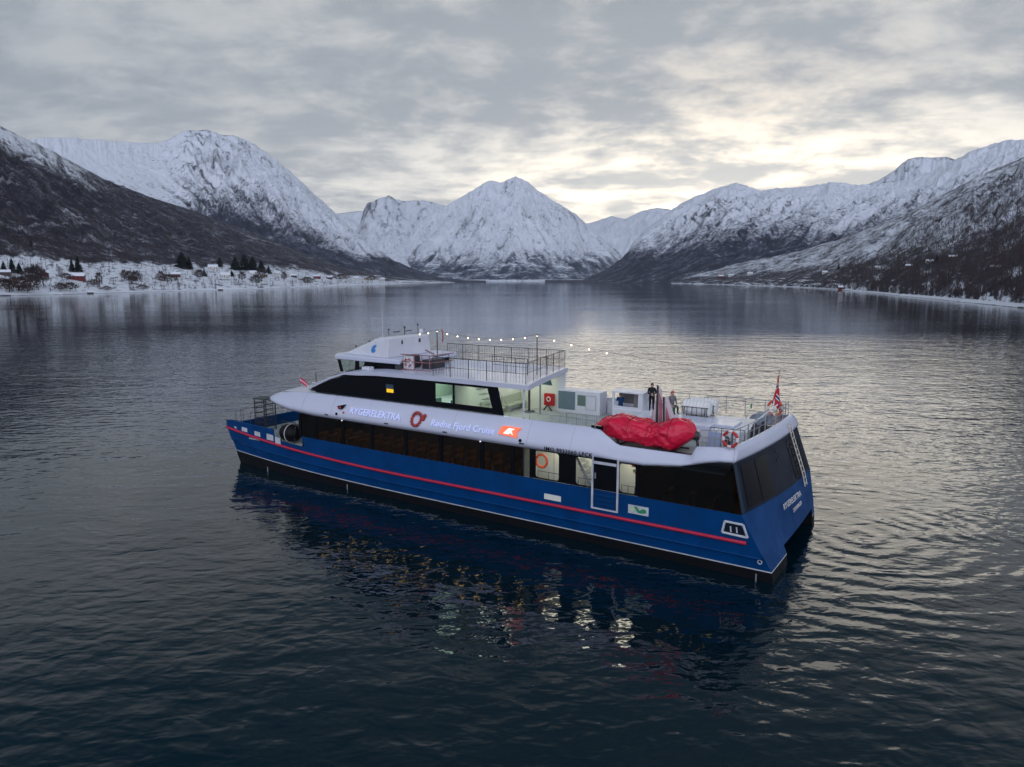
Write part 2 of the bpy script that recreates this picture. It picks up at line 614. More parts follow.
def make_terrain(name, prof, shore, crest_d, px_range, ncol, nrow, P, masks, m, skew=0.0, gully=(40.0, 0.12, 3), jag=0.0, seed=1, foot=-3.0, back=0.35, rise0=0.0):
    """A mountainside as real terrain: it starts at its own shore, climbs to its crest and falls away behind.
    prof: crest line as sight bearings; shore: (az, dist); crest_d: fn(az)->dist; P(t): section of the slope;
    skew: how far (in px of bearing at full height) the fall line leans"""
    prof = np.array(prof, float)
    paz, pte = bearing(prof[:, 0], prof[:, 1])
    px = np.linspace(px_range[0], px_range[1], ncol)
    az, _ = bearing(px)
    te = np.interp(az, paz, pte)
    r0 = np.interp(az, shore[0], shore[1])
    r1 = np.maximum(crest_d(px), r0 * 1.12)
    t = np.linspace(0, 1, nrow) ** 1.15
    tb = 1 + np.linspace(0, 1, 14)[1:] ** 1.2 * back
    T = np.concatenate([[-0.01], t, tb])
    TT, PX = np.meshgrid(T, px, indexing='ij')
    AZ = np.broadcast_to(az, TT.shape)
    r = r0 + TT * (r1 - r0)
    tc = np.clip(TT, 0, 1)
    # the fall line: lower down, a point belongs to a crest point further along the ridge
    pxs = PX + skew * (1 - tc)
    azs, _ = bearing(pxs)
    hc = np.interp(azs, paz, np.interp(paz, az, r1) * pte) + CAMH
    hc0 = (te * r1 + CAMH)
    hcm = hc0[None, :] * tc + hc * (1 - tc) if skew else hc0[None, :] + 0 * tc
    hcm = np.maximum(hcm, 4.0)
    h = hcm * P(tc)
    q = PX + skew * (1 - tc)
    lam, amp, oc = gully
    wq = q + 0.35 * lam * fbm(PX / (lam * 1.3), tc * 5, 3, seed + 50)
    g1 = ridged(wq / lam, tc * 1.6 + seed, oc + 2, seed)
    g2 = ridged(wq / (lam * 0.31), tc * 4.0 + seed, oc + 1, seed + 5)
    env = np.clip(tc * 3, 0, 1) * (1 - 0.92 * tc ** 3)
    amp = amp(PX) if callable(amp) else amp
    rel = (g1 - 0.55) * amp + (g2 - 0.55) * amp * 0.45 + fbm(PX / 9.0, tc * 18, 4, seed + 9) * amp * 0.22
    h = h * (1 + rel * env * 1.5)
    if jag:
        jn = fbm(PX / 7.0, tc * 9 + 3, 4, seed + 77) * jag * r / FPX
        h = h + jn * sstep(tc, 0.55, 1.0)
    # keep the crest line where it was surveyed
    el = np.where((TT >= 0) & (TT <= 1), (h - CAMH) / r, -1)
    mx = el.max(0)
    jag1 = jag * fbm(px / 5.0, px * 0 + 0.5, 4, seed + 78) / FPX if jag else 0
    want = np.maximum(te + jag1, 1e-4)
    k = np.where(mx > 1e-5, want / np.maximum(mx, 1e-5), 1.0)
    k = np.clip(k, 0.2, 3.0)
    m_ = max(5, int(ncol * 0.05)) | 1
    ks = np.convolve(np.pad(k, m_ // 2, mode='edge'), np.ones(m_) / m_, 'valid')
    ks = np.convolve(np.pad(ks, m_ // 2, mode='edge'), np.ones(m_) / m_, 'valid')
    near = sstep(tc, 0.72, 1.0)
    h = np.where(TT > 0, np.maximum(h * (ks[None, :] * (1 - near) + k[None, :] * near), 0.02), h)
    # nothing on the slope may stand above the surveyed crest
    lim = want[None, :] * r + CAMH
    h = np.where((TT > 0) & (TT <= 1), np.minimum(h, lim), h)
    # back side
    b = TT > 1
    hcr = h[nrow][None, :]
    h = np.where(b, hcr * (1 - ((TT - 1) / back) ** 0.9 * 1.02) - 2 * (TT > 1.3), h)
    h = np.where(TT < 0, foot, h)
    # the first metres above the tide line
    ashore = (r - r0)
    h = np.where((TT >= 0) & (TT <= 1), np.maximum(h, np.clip(ashore * 0.10, 0, 1.2) - 0.05), h)
    X, Y = r * np.sin(AZ), r * np.cos(AZ)
    fdep = Y * math.cos(PITCH) - (h - CAMH) * math.sin(PITCH)
    PY = 383.5 - FPX * (Y * math.sin(PITCH) + (h - CAMH) * math.cos(PITCH)) / fdep
    forest, rock = masks(PX, tc, h, r, q, ashore, seed, PY)
    nr, nc = TT.shape
    V = np.stack([X, Y, h], -1).reshape(-1, 3)
    idx = np.arange(nr * nc).reshape(nr, nc)
    F = np.stack([idx[:-1, :-1], idx[:-1, 1:], idx[1:, 1:], idx[1:, :-1]], -1).reshape(-1, 4)
    me = bpy.data.meshes.new(name)
    me.vertices.add(len(V))
    me.vertices.foreach_set('co', V.astype(np.float32).ravel())
    me.loops.add(F.size)
    me.loops.foreach_set('vertex_index', F.astype(np.int32).ravel())
    me.polygons.add(len(F))
    me.polygons.foreach_set('loop_start', np.arange(0, F.size, 4, dtype=np.int32))
    me.polygons.foreach_set('loop_total', np.full(len(F), 4, dtype=np.int32))
    me.polygons.foreach_set('use_smooth', np.ones(len(F), dtype=bool))
    for nm, a in (('forest', forest), ('rock', rock)):
        at = me.attributes.new(nm, 'FLOAT', 'POINT')
        at.data.foreach_set('value', np.clip(a, 0, 1).astype(np.float32).ravel())
    me.materials.append(m)
    me.update()
    me.validate()
    o = bpy.data.objects.new(name, me)
    COL.objects.link(o)
    struct(o)
    return o, dict(px=px, T=T, r0=r0, r1=r1, h=h, az=az, forest=forest)


def ground_at(info, px, dist):
    """height of a terrain at a bearing and distance"""
    px_a = info['px']
    i = (px - px_a[0]) / (px_a[1] - px_a[0])
    i0 = int(np.clip(np.floor(i), 0, len(px_a) - 2))
    f = i - i0
    out = 0
    for c, w in ((i0, 1 - f), (i0 + 1, f)):
        t = (dist - info['r0'][c]) / (info['r1'][c] - info['r0'][c])
        out += w * np.interp(t, info['T'], info['h'][:, c])
    return float(out)


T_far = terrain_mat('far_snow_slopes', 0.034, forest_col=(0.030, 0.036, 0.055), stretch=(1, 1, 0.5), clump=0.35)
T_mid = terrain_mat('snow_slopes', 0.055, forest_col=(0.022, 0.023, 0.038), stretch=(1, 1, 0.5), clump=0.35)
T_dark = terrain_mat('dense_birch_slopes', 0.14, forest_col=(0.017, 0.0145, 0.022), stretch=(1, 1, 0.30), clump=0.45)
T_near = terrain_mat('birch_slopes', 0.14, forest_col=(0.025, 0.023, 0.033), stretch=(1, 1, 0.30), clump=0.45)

# --- distant range in the gap on the right
def mk_far(PX, t, h, r, q, ash, s, PY):
    f = sstep(0.25 - t, -0.1, 0.2) * 0.5
    rk = 0.10 + 0.30 * ridged(q / 16, t * 6, 4, s + 3) * sstep(t, 0.5, 0.9) - 0.14
    return f, rk
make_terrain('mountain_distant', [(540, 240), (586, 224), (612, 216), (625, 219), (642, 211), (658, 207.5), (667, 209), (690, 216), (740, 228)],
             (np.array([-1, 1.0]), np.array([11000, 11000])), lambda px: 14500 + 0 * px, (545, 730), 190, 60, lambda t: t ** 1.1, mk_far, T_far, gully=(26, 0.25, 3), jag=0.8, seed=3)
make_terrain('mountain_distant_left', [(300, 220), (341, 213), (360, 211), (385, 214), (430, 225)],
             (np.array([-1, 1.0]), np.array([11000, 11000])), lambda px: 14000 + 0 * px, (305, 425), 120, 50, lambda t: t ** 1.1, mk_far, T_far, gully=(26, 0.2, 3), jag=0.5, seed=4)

# --- crag left of the middle mountain
def mk_crag(PX, t, h, r, q, ash, s, PY):
    f = 0.55 * sstep(0.16 - t, -0.1, 0.1)
    rk = 0.16 + 0.55 * sstep(ridged(q / 14, t * 5, 4, s + 3), 0.55, 0.9) * sstep(t, 0.3, 0.8)
    rk = rk + 0.30 * np.exp(-((PX - 371) / 8.0) ** 2) * sstep(t, 0.78, 0.94) - 0.08
    return f, rk
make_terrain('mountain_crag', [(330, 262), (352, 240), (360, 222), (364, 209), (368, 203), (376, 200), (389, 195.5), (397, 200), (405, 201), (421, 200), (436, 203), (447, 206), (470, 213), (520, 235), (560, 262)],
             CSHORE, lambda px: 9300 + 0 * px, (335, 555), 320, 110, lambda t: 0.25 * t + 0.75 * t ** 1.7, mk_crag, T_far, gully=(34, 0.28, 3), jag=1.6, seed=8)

# --- the white mountain in the middle
def mk_cen(PX, t, h, r, q, ash, s, PY):
    n = fbm(PX / 28, t * 9, 5, s + 1)
    sk = np.where(PX < 515, -1, 1) * (1 - t) * 90
    st = fbm((PX - sk) / 10 + 0.4 * n, t * 2.2, 5, s + 3)
    f = sstep(PY + 10 * st + 7 * n, 240, 272) * 0.78 + 0.20 * sstep(PY + 20 * st, 222, 250) * sstep(st, -0.1, 0.3)
    f = f - 0.45 * sstep(fbm(PX / 22, t * 22, 4, s + 14), 0.10, 0.4)
    f = np.where(PY > 279.6, 0.15, f)
    crag = sstep(ridged(PX / 11, t * 11, 5, s + 6), 0.46, 0.82)
    rk = 0.05 + 0.28 * sstep(st, 0.0, 0.4) * sstep(PY, 195, 215)
    rk = rk + 0.50 * crag * (np.exp(-(((PX - 503) / 13.0) ** 2 + ((PY - 188) / 9.0) ** 2)) + 0.8 * np.exp(-(((PX - 560) / 16.0) ** 2 + ((PY - 214) / 11.0) ** 2)) + 0.5 * np.exp(-(((PX - 470) / 22.0) ** 2 + ((PY - 225) / 16.0) ** 2)))
    return f, rk
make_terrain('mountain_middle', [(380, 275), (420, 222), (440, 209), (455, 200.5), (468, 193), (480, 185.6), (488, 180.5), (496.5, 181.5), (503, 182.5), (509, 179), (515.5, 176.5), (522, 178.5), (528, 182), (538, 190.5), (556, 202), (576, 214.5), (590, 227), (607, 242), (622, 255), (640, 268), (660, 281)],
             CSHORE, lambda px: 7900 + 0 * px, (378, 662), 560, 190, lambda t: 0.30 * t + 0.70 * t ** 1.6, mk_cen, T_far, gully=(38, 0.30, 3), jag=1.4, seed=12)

# --- left: high peak with its white shoulder
def mk_left2(PX, t, h, r, q, ash, s, PY):
    right = sstep(PX, 130, 215)
    n = fbm(PX / 30, t * 8, 4, s + 1)
    crest = np.interp(PX, [0, 150, 205, 254, 306, 350, 402, 442], [139, 143, 130, 144, 186, 227, 264, 277])
    below = (PY - crest) / np.maximum(284 - crest, 6)          # 0 at the crest, 1 at the tide line
    streak = fbm(q / 9 + 0.5 * fbm(PX / 14, t * 9, 3, s), t * 1.5 + 7, 5, s + 21)
    streak2 = fbm(q / 26, t * 0.8 + 2, 4, s + 23)
    f = sstep(below + 0.16 * streak + 0.16 * streak2 + 0.05 * n + 0.10 * sstep(PX, 210, 290), 0.22, 0.62) * (0.68 + 0.45 * sstep(below, 0.45, 0.70))
    f = f * lerp(0.75, 1.0, right)
    peak = np.exp(-((PX - 214) / 36.0) ** 2) * sstep(0.34 - below, 0.0, 0.14)
    crag = sstep(ridged(PX / 11 + t * 3, t * 15, 5, s + 8), 0.48, 0.80)
    rk = 0.62 * peak * crag + right * (0.05 + 0.70 * sstep(streak, 0.0, 0.36) * sstep(below, 0.10, 0.35) + 0.20 * sstep(below, 0.3, 0.6))
    f = np.maximum(f, 1.1 * sstep(PY + 10 * streak, 246, 266) * sstep(PX, 240, 300))
    edge = np.exp(-((PY - crest - 5) / 7.0) ** 2) * sstep(PX, 225, 262)
    rk = rk + 0.35 * edge * crag
    rk = rk + (1 - right) * (0.30 * sstep(ridged(PX / 15, t * 16, 4, s + 6), 0.5, 0.85) * sstep(PY, 168, 180))
    return f, rk
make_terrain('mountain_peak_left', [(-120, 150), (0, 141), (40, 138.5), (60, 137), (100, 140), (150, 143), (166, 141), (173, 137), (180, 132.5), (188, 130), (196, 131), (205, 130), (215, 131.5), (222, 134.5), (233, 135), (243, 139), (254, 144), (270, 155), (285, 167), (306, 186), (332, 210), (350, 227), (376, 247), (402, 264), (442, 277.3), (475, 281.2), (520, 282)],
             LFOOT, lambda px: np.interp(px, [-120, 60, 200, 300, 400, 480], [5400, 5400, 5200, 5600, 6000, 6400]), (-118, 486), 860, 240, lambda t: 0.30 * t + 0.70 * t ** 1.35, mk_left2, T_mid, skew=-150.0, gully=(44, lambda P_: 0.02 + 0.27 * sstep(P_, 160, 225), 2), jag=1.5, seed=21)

# --- left: the near slope, birch wood above snowy farmland
FIELD_TOP = ([-140, 0, 30, 60, 100, 140, 200, 250, 300, 330, 360, 400, 440], [250, 257, 255, 259, 262, 264, 265, 265, 270, 273, 276, 280.5, 281])


def mk_left1(PX, t, h, r, q, ash, s, PY):
    n = fbm(PX / 24, t * 14, 5, s + 1)
    ft = np.interp(PX, *FIELD_TOP) + 7 * fbm(PX / 16, t * 6, 4, s + 3)
    field = sstep(PY - ft, -3.0, 3.0)
    crest = np.interp(PX, [-80, 0, 25, 55, 104, 150, 191, 227, 260, 300, 340, 400], [88, 126, 138, 152, 179, 197, 210, 223, 235, 251, 265, 276])
    dn = PY - crest
    f = 1.04 + 0.25 * fbm(q / 10, t * 10, 4, s + 2) + 0.22 * fbm(PX / 2.2, t * 26, 3, s + 4)
    # open snow lanes that slant with the slope
    lane = fbm((PX - 300 * t) / 75, t * 10, 5, s + 30)
    f = f - 0.30 * sstep(lane, 0.14, 0.46) * sstep(PY, 262, 235)
    speck = sstep(fbm(PX / 20, t * 20, 4, s + 41), 0.05, 0.40) * sstep(PY, 205, 232)
    f = f - 0.20 * speck
    top = sstep(13 + 9 * n - dn, -6, 6) * sstep(PX, 150, 40)
    f = f - 0.80 * top * (0.6 + 0.6 * sstep(fbm(q / 8, t * 5, 4, s + 9), -0.25, 0.1))
    bush = sstep(fbm(PX / 8, t * 60, 4, s + 12), -0.02, 0.36)
    f = f * (1 - field) + field * (0.03 + 0.52 * bush)
    f = np.where(ash < 14, 0.0, f)
    rk = 0.95 * (ash < 2.5) + 0.2 * top
    return f, rk
slope_l, INFO_L = make_terrain('slope_left', [(-160, 55), (-80, 88), (0, 126), (25, 138), (55, 152), (104, 179), (150, 197), (191, 210), (227, 223), (260, 235.5), (300, 251.5), (340, 265), (400, 276.3), (440, 280.6), (480, 281.4)],
             LSHORE, lambda px: np.interp(px, [-160, 0, 150, 300, 400, 480], [1900, 2200, 2700, 3300, 4000, 4600]), (-520, 474), 1300, 260,
             lambda t: np.interp(t, [0, 0.02, 0.06, 0.12, 0.20, 0.30, 0.5, 0.75, 1.0], [0, 0.012, 0.035, 0.062, 0.105, 0.18, 0.40, 0.71, 1.0]), mk_left1, T_dark, skew=-60.0, gully=(60, 0.14, 3), jag=0.7, seed=33)

# --- right: far white top behind the ridge
def mk_rb(PX, t, h, r, q, ash, s, PY):
    return 0 * t, 0.12 + 0.45 * sstep(ridged(q / 12, t * 5, 4, s + 3), 0.55, 0.9) * sstep(t, 0.6, 0.95)
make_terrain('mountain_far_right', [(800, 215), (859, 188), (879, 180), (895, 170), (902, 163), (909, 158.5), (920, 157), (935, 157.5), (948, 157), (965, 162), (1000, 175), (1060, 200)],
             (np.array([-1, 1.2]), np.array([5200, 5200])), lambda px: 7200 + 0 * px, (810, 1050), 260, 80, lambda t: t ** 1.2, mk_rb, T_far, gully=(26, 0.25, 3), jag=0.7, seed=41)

# --- right: the long white ridge
def mk_right(PX, t, h, r, q, ash, s, PY):
    n = fbm(PX / 26, t * 9, 5, s + 1)
    crest = np.interp(PX, [575, 602, 622, 658, 696, 736, 804, 859, 900, 955, 1024], [281, 270, 257, 220, 196, 183, 186, 185, 181, 160, 139])
    below = (PY - crest) / np.maximum(288 - crest, 6)
    streak = fbm(q / 9 + 0.5 * fbm(PX / 14, t * 9, 3, s), t * 1.6 + 3, 5, s + 21)
    streak2 = fbm(q / 28, t * 0.9 + 9, 4, s + 25)
    f = sstep(below + 0.20 * streak + 0.18 * streak2 + 0.08 * n, 0.05, 0.56) * (0.74 + 0.40 * sstep(below, 0.45, 0.75))
    f = f + 0.18 * sstep(streak, 0.10, 0.40) * sstep(below, 0.14, 0.3)
    rk = 0.05 + 0.32 * sstep(streak, 0.05, 0.4) * sstep(below, 0.06, 0.2)
    f = np.maximum(f, 1.05 * sstep(PY + 12 * streak, 232, 262) * sstep(PX, 860, 700))
    crag = sstep(ridged(PX / 11, t * 13, 5, s + 8), 0.46, 0.80)
    rk = rk + 0.55 * np.exp(-((PX - 698) / 26.0) ** 2) * crag * np.exp(-((below - 0.22) / 0.16) ** 2)
    rk = rk + 0.30 * crag * sstep(below, 0.05, 0.15) * sstep(0.4 - below, 0, 0.2)
    return f, rk
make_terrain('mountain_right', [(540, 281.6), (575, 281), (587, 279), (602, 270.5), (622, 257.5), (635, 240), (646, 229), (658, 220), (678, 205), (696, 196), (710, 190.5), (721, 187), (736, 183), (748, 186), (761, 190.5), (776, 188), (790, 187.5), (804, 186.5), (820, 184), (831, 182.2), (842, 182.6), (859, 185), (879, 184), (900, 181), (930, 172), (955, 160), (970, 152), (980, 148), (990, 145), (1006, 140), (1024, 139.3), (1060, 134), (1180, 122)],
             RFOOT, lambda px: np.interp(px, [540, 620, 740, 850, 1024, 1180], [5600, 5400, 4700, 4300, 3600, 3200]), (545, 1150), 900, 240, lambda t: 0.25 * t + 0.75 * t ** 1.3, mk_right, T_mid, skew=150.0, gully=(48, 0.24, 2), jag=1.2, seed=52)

# --- right: the near wooded slope above the beach
def mk_right1(PX, t, h, r, q, ash, s, PY):
    n = fbm(PX / 24, t * 9, 5, s + 1)
    crest = np.interp(PX, [620, 680, 740, 800, 850, 900, 950, 985, 1024, 1100], [279.6, 273, 263, 251, 236, 216, 191, 173, 157, 128])
    shore = np.interp(PX, [640, 740, 820, 900, 960, 1024, 1100], [283, 285.4, 288.8, 296, 302, 308.5, 317])
    up = (shore - PY) / np.maximum(shore - crest, 5)
    f = 0.97 + 0.28 * fbm(q / 8, t * 12, 4, s + 2) + 0.25 * fbm(PX / 2.2, t * 26, 3, s + 4)
    f = f - (0.44 + 0.30 * fbm(q / 14, t * 3, 4, s + 7)) * sstep(up + 0.1 * n, 0.30, 0.70)
    lane = fbm((PX + 260 * t) / 50, t * 10, 5, s + 30)
    f = f - 0.36 * sstep(lane, 0.16, 0.44) * sstep(up, 0.16, 0.34)
    glade = fbm(PX / 15, t * 34, 4, s + 12)
    f = f - 0.80 * sstep(glade, 0.12, 0.40) * sstep(0.34 - up, 0.0, 0.10)
    f = f - 0.45 * sstep(0.14 - up + 0.05 * n, -0.03, 0.05) * sstep(fbm(PX / 4.0, t * 14, 4, s + 15), -0.15, 0.25)
    f = np.where(ash < 12, 0.0, f)
    rk = 0.95 * (ash < 2.0)
    return f, rk
slope_r, INFO_R = make_terrain('slope_right', [(560, 281.6), (620, 279.6), (680, 273), (740, 263), (800, 251), (850, 236), (900, 216), (950, 191), (985, 173), (1024, 157), (1080, 135), (1180, 95)],
             RSHORE, lambda px: np.interp(px, [560, 700, 850, 950, 1024, 1180], [4200, 3000, 2100, 1750, 1550, 1350]), (570, 1500), 1300, 250,
             lambda t: np.interp(t, [0, 0.02, 0.06, 0.12, 0.20, 0.30, 0.5, 0.75, 1.0], [0, 0.016, 0.06, 0.11, 0.175, 0.26, 0.46, 0.73, 1.0]), mk_right1, T_near, skew=55.0, gully=(55, 0.16, 3), jag=0.7, seed=64)

# ------------------------------------------------------------------ water
WAVE = (0.120, 0.115, 0.014, 0.26)


def build_water():
    m = bpy.data.materials.new('fjord_water')
    m.use_nodes = True
    t = NT(m.node_tree)
    o = t.n('ShaderNodeOutputMaterial')
    b = t.n('ShaderNodeBsdfPrincipled')
    t.l(b.outputs[0], o.inputs[0])
    b.inputs['Base Color'].default_value = (0.0003, 0.0085, 0.0150, 1)
    b.inputs['Roughness'].default_value = 0.035
    b.inputs['IOR'].default_value = 1.45
    b.inputs['Specular IOR Level'].default_value = 0.5
    tc = t.n('ShaderNodeTexCoord')
    P = tc.outputs['Object']

    def mapped(rot, sx, sy):
        mp = t.n('ShaderNodeMapping')
        t.l(P, mp.inputs[0])
        mp.inputs['Rotation'].default_value = (0, 0, R(rot))
        mp.inputs['Scale'].default_value = (sx, sy, 1)
        return mp.outputs[0]
    # wind streaks: whole areas of the fjord are smoother or rougher
    pat = t.noise(mapped(4, 0.30, 1.0), 0.013, 5, 0.6)
    pat2 = t.noise(mapped(-8, 0.35, 1.0), 0.0035, 4, 0.5)
    calm = t.maprange(t.math('ADD', t.math('MULTIPLY', pat, 0.5), t.math('MULTIPLY', pat2, 0.5)), 0.40, 0.60, 0.35, 1.0)
    # sheltered water lies beyond the ferry: the breeze reaches about 150 m out
    sep = t.n('ShaderNodeSeparateXYZ')
    t.l(P, sep.inputs[0])
    line = t.math('ADD', sep.outputs[1], t.math('MULTIPLY', t.math('SUBTRACT', pat, 0.5), 160.0))
    breeze = t.maprange(line, 190.0, 120.0, 0.22, 1.0)
    calm = t.math('MULTIPLY', calm, breeze)
    # two crossing wave trains plus small chop
    a = t.noise(mapped(10, 0.60, 1.0), 0.85, 2, 0.45, 0.5)
    c = t.noise(mapped(-22, 0.60, 1.0), 1.35, 2, 0.45, 0.4)
    d = t.noise(mapped(40, 0.8, 1.0), 4.2, 2, 0.45, 0.2)
    e = t.noise(mapped(-5, 0.5, 1.0), 0.22, 2, 0.5)
    h = t.math('ADD', t.math('MULTIPLY', a, WAVE[0]), t.math('MULTIPLY', c, WAVE[1]))
    h = t.math('ADD', h, t.math('MULTIPLY', d, WAVE[2]))
    h = t.math('ADD', h, t.math('MULTIPLY', e, WAVE[3]))
    h = t.math('MULTIPLY', h, calm)
    # slow rings spreading from the idling stern
    dv = t.n('ShaderNodeVectorMath', operation='DISTANCE')
    t.l(P, dv.inputs[0])
    dv.inputs[1].default_value = (18.5, 34.5, 0.0)
    wob = t.math('ADD', dv.outputs['Value'], t.math('MULTIPLY', e, 3.0))
    ring = t.math('SINE', t.math('MULTIPLY', wob, 5.2))
    fall = t.math('MULTIPLY', t.maprange(dv.outputs['Value'], 22.0, 2.0), t.maprange(e, 0.40, 0.60))
    h = t.math('ADD', h, t.math('MULTIPLY', t.math('MULTIPLY', ring, fall), 0.016))
    bp = t.n('ShaderNodeBump')
    bp.inputs['Strength'].default_value = 1.0
    bp.inputs['Distance'].default_value = 1.0
    t.l(h, bp.inputs['Height'])
    t.l(bp.outputs[0], b.inputs['Normal'])
    # one sheet, finer near the ship, out to the horizon
    mb = MB()
    S = 42000.0
    mb.add([(-S, -3000, 0), (S, -3000, 0), (S, S, 0), (-S, S, 0)], [(0, 1, 2, 3)])
    w = mb.build('water', m)
    struct(w)


build_water()


# ------------------------------------------------------------------ haze over the fjord
def build_haze():
    m = bpy.data.materials.new('winter_haze')
    m.use_nodes = True
    t = NT(m.node_tree)
    o = t.n('ShaderNodeOutputMaterial')
    v = t.n('ShaderNodeVolumePrincipled')
    v.inputs['Color'].default_value = (0.74, 0.84, 1.0, 1)
    v.inputs['Density'].default_value = HAZE
    v.inputs['Anisotropy'].default_value = 0.0
    t.l(v.outputs[0], o.inputs['Volume'])
    mb = MB()
    mb.box(-12000, 12000, -600, 22500, -6, 1800)
    h = mb.build('haze', m)
    h['kind'] = 'stuff'


HAZE = 0.000026
build_haze()

# ------------------------------------------------------------------ the ferry: a 38 m catamaran; x forward from the transom, y to port, z up from the waterline
SHIP_O = Vector((13.91, 32.77, 0.0))
SHIP_H = Vector((-0.8457, 0.5336, 0.0)).normalized()
SHIP_P = Vector((-SHIP_H.y, SHIP_H.x, 0))
SHIP_RZ = math.atan2(SHIP_H.y, SHIP_H.x)


def on_ship(x, y, z):
    return SHIP_O + SHIP_H * x + SHIP_P * y + Vector((0, 0, z))


ferry = empty('passenger_ferry', SHIP_O, SHIP_RZ)
tag(ferry, 'blue and white passenger catamaran ferry lying on the fjord water', 'ferry')
B = 4.6
YC, HW = -0.4, 5.0          # the hull's middle line and half beam


def xt(y, z):
    """transom: raked, and bowed outwards amidships"""
    e = interp(z, [-.8, .55, 3, 5.3, 6.1], [-.25, -.10, 1.30, 1.80, 1.75])
    b = interp(z, [-.8, .55, 3, 5.3, 6.1], [0.25, 0.3, 1.30, 1.0, .70])
    return e - b * (1 - ((y + 5.4) / 10.0) ** 2)


def xb(z):
    return interp(z, [-.8, 0, 1.0, 2.65, 3.3], [37.7, 38.0, 38.2, 39.05, 39.1])


def sheer(x, top):          # how far a line rises towards the bow
    return top * max(0.0, (x - 21.0) / 17.7) ** 2


def yo(x, z):
    y = interp(z, [-.8, .5, 1.08, 1.16, 1.75, 3.2], [4.22, 4.44, 4.50, 4.58, 4.60, 4.62])
    return y - 0.42 * max(0.0, (x - 28) / 10.8) ** 2


# ---- hull: two demi-hulls under one bridge deck
hb = MB()
Z0 = [-.8, 0.0, .50, .56, 1.08, 1.16, 1.75, 2.2, 2.6, 3.02]
ZMI = [2, 2, 1, 0, 0, 0, 0, 0, 0]          # 0 blue, 1 white line, 2 black
TOPS = [0, .25, .45, .45, .6, .62, .85, .6, .4, .18]
us = [0] + list(np.linspace(0.02, 0.72, 20)) + list(np.linspace(0.75, 1, 14))


def side_pt(u, k, s):
    z = Z0[k]
    xs_ = xt(B if s > 0 else -5.4, z)
    x = xs_ + u * (xb(z) - xs_)
    zz = z + sheer(x, TOPS[k])
    x = xs_ + u * (xb(zz) - xs_)
    return (x, s * yo(x, z) - (.8 if s < 0 else 0), zz)


for s in (1, -1):
    for k in range(len(Z0) - 1):
        # the gap in the bulwark beside the foredeck: above z 2.2 there is no side between x 30.6 and 33.4
        for i in range(len(us) - 1):
            p = [side_pt(us[i], k, s), side_pt(us[i + 1], k, s), side_pt(us[i + 1], k + 1, s), side_pt(us[i], k + 1, s)]
            xm = sum(q[0] for q in p) / 4
            if k >= 7 and 30.55 < xm < 33.3:
                continue
            hb.add(p, [(0, 1, 2, 3) if s < 0 else (3, 2, 1, 0)], ZMI[k])
    # inner side of the demi-hull, from the tunnel up to the bridge deck
    rows = []
    for z, yi in (((-.8, 2.5), (.55, 2.1), (.95, 1.85)) if s > 0 else ((-.8, 3.9), (.55, 3.85), (.95, 3.8))):
        row = []
        for u in us:
            xs_ = xt(B if s > 0 else -5.4, z)
            x = xs_ + u * (xb(z) - xs_)
            f = max(0.0, (x - 24) / (xb(z) - 24)) ** 1.6
            y = lerp(yi, yo(x, z) - 0.02, f)
            row.append((x, s * y - (.8 if s < 0 else 0), z))
        rows.append(row)
    hb.grid(rows, 2, flip=(s < 0))
# transom
ys = np.linspace(-5.4, B, 41)
zt = [-.8, 0.0, .50, .56, .95, 1.4, 2.0, 2.6, 3.02]
tm = [2, 2, 1, 0, 0, 0, 0, 0]
for k in range(len(zt) - 1):
    for j in range(len(ys) - 1):
        ym = (ys[j] + ys[j + 1]) / 2
        if zt[k + 1] <= 0.96 and -4.65 < ym < 1.95:
            continue
        q = []
        for z, y in ((zt[k], ys[j]), (zt[k], ys[j + 1]), (zt[k + 1], ys[j + 1]), (zt[k + 1], ys[j])):
            q.append((xt(y, z), YC + (y - YC) * (HW - B + yo(5, z)) / HW, z))
        hb.add(q, [(0, 1, 2, 3)][::1], tm[k])
# tunnel roof
hb.grid([[(xt(y, .95) if i == 0 else 35.0, y, .95) for y in np.linspace(-4.6, 1.9, 8)] for i in (0, 1)], 2, flip=True)
hull = hb.build('hull', [M_blue, M_line, M_boot], ferry, smooth=True)
hull.data.polygons.foreach_set('use_smooth', [False] * len(hull.data.polygons))

# ---- rubbing strake, both sides
for s in (1, -1):
    pts = []
    for x in np.linspace(1.02, 39.05, 46):
        z = 1.75 + sheer(x, .85)
        pts.append((x, s * (yo(x, 1.75) + 0.05) - (.8 if s < 0 else 0), z))
    MB().tube(pts, 0.085, 8).build('rubbing_strake', M_red, ferry, smooth=True)
# second faint spray rail
for s in (1, -1):
    pts = [(x, s * (yo(x, 1.1) + 0.06) - (.8 if s < 0 else 0), 1.12 + sheer(x, .61)) for x in np.linspace(0.35, 37.6, 40)]
    MB().tube(pts, 0.05, 6).build('spray_rail', M_blue, ferry, smooth=True)

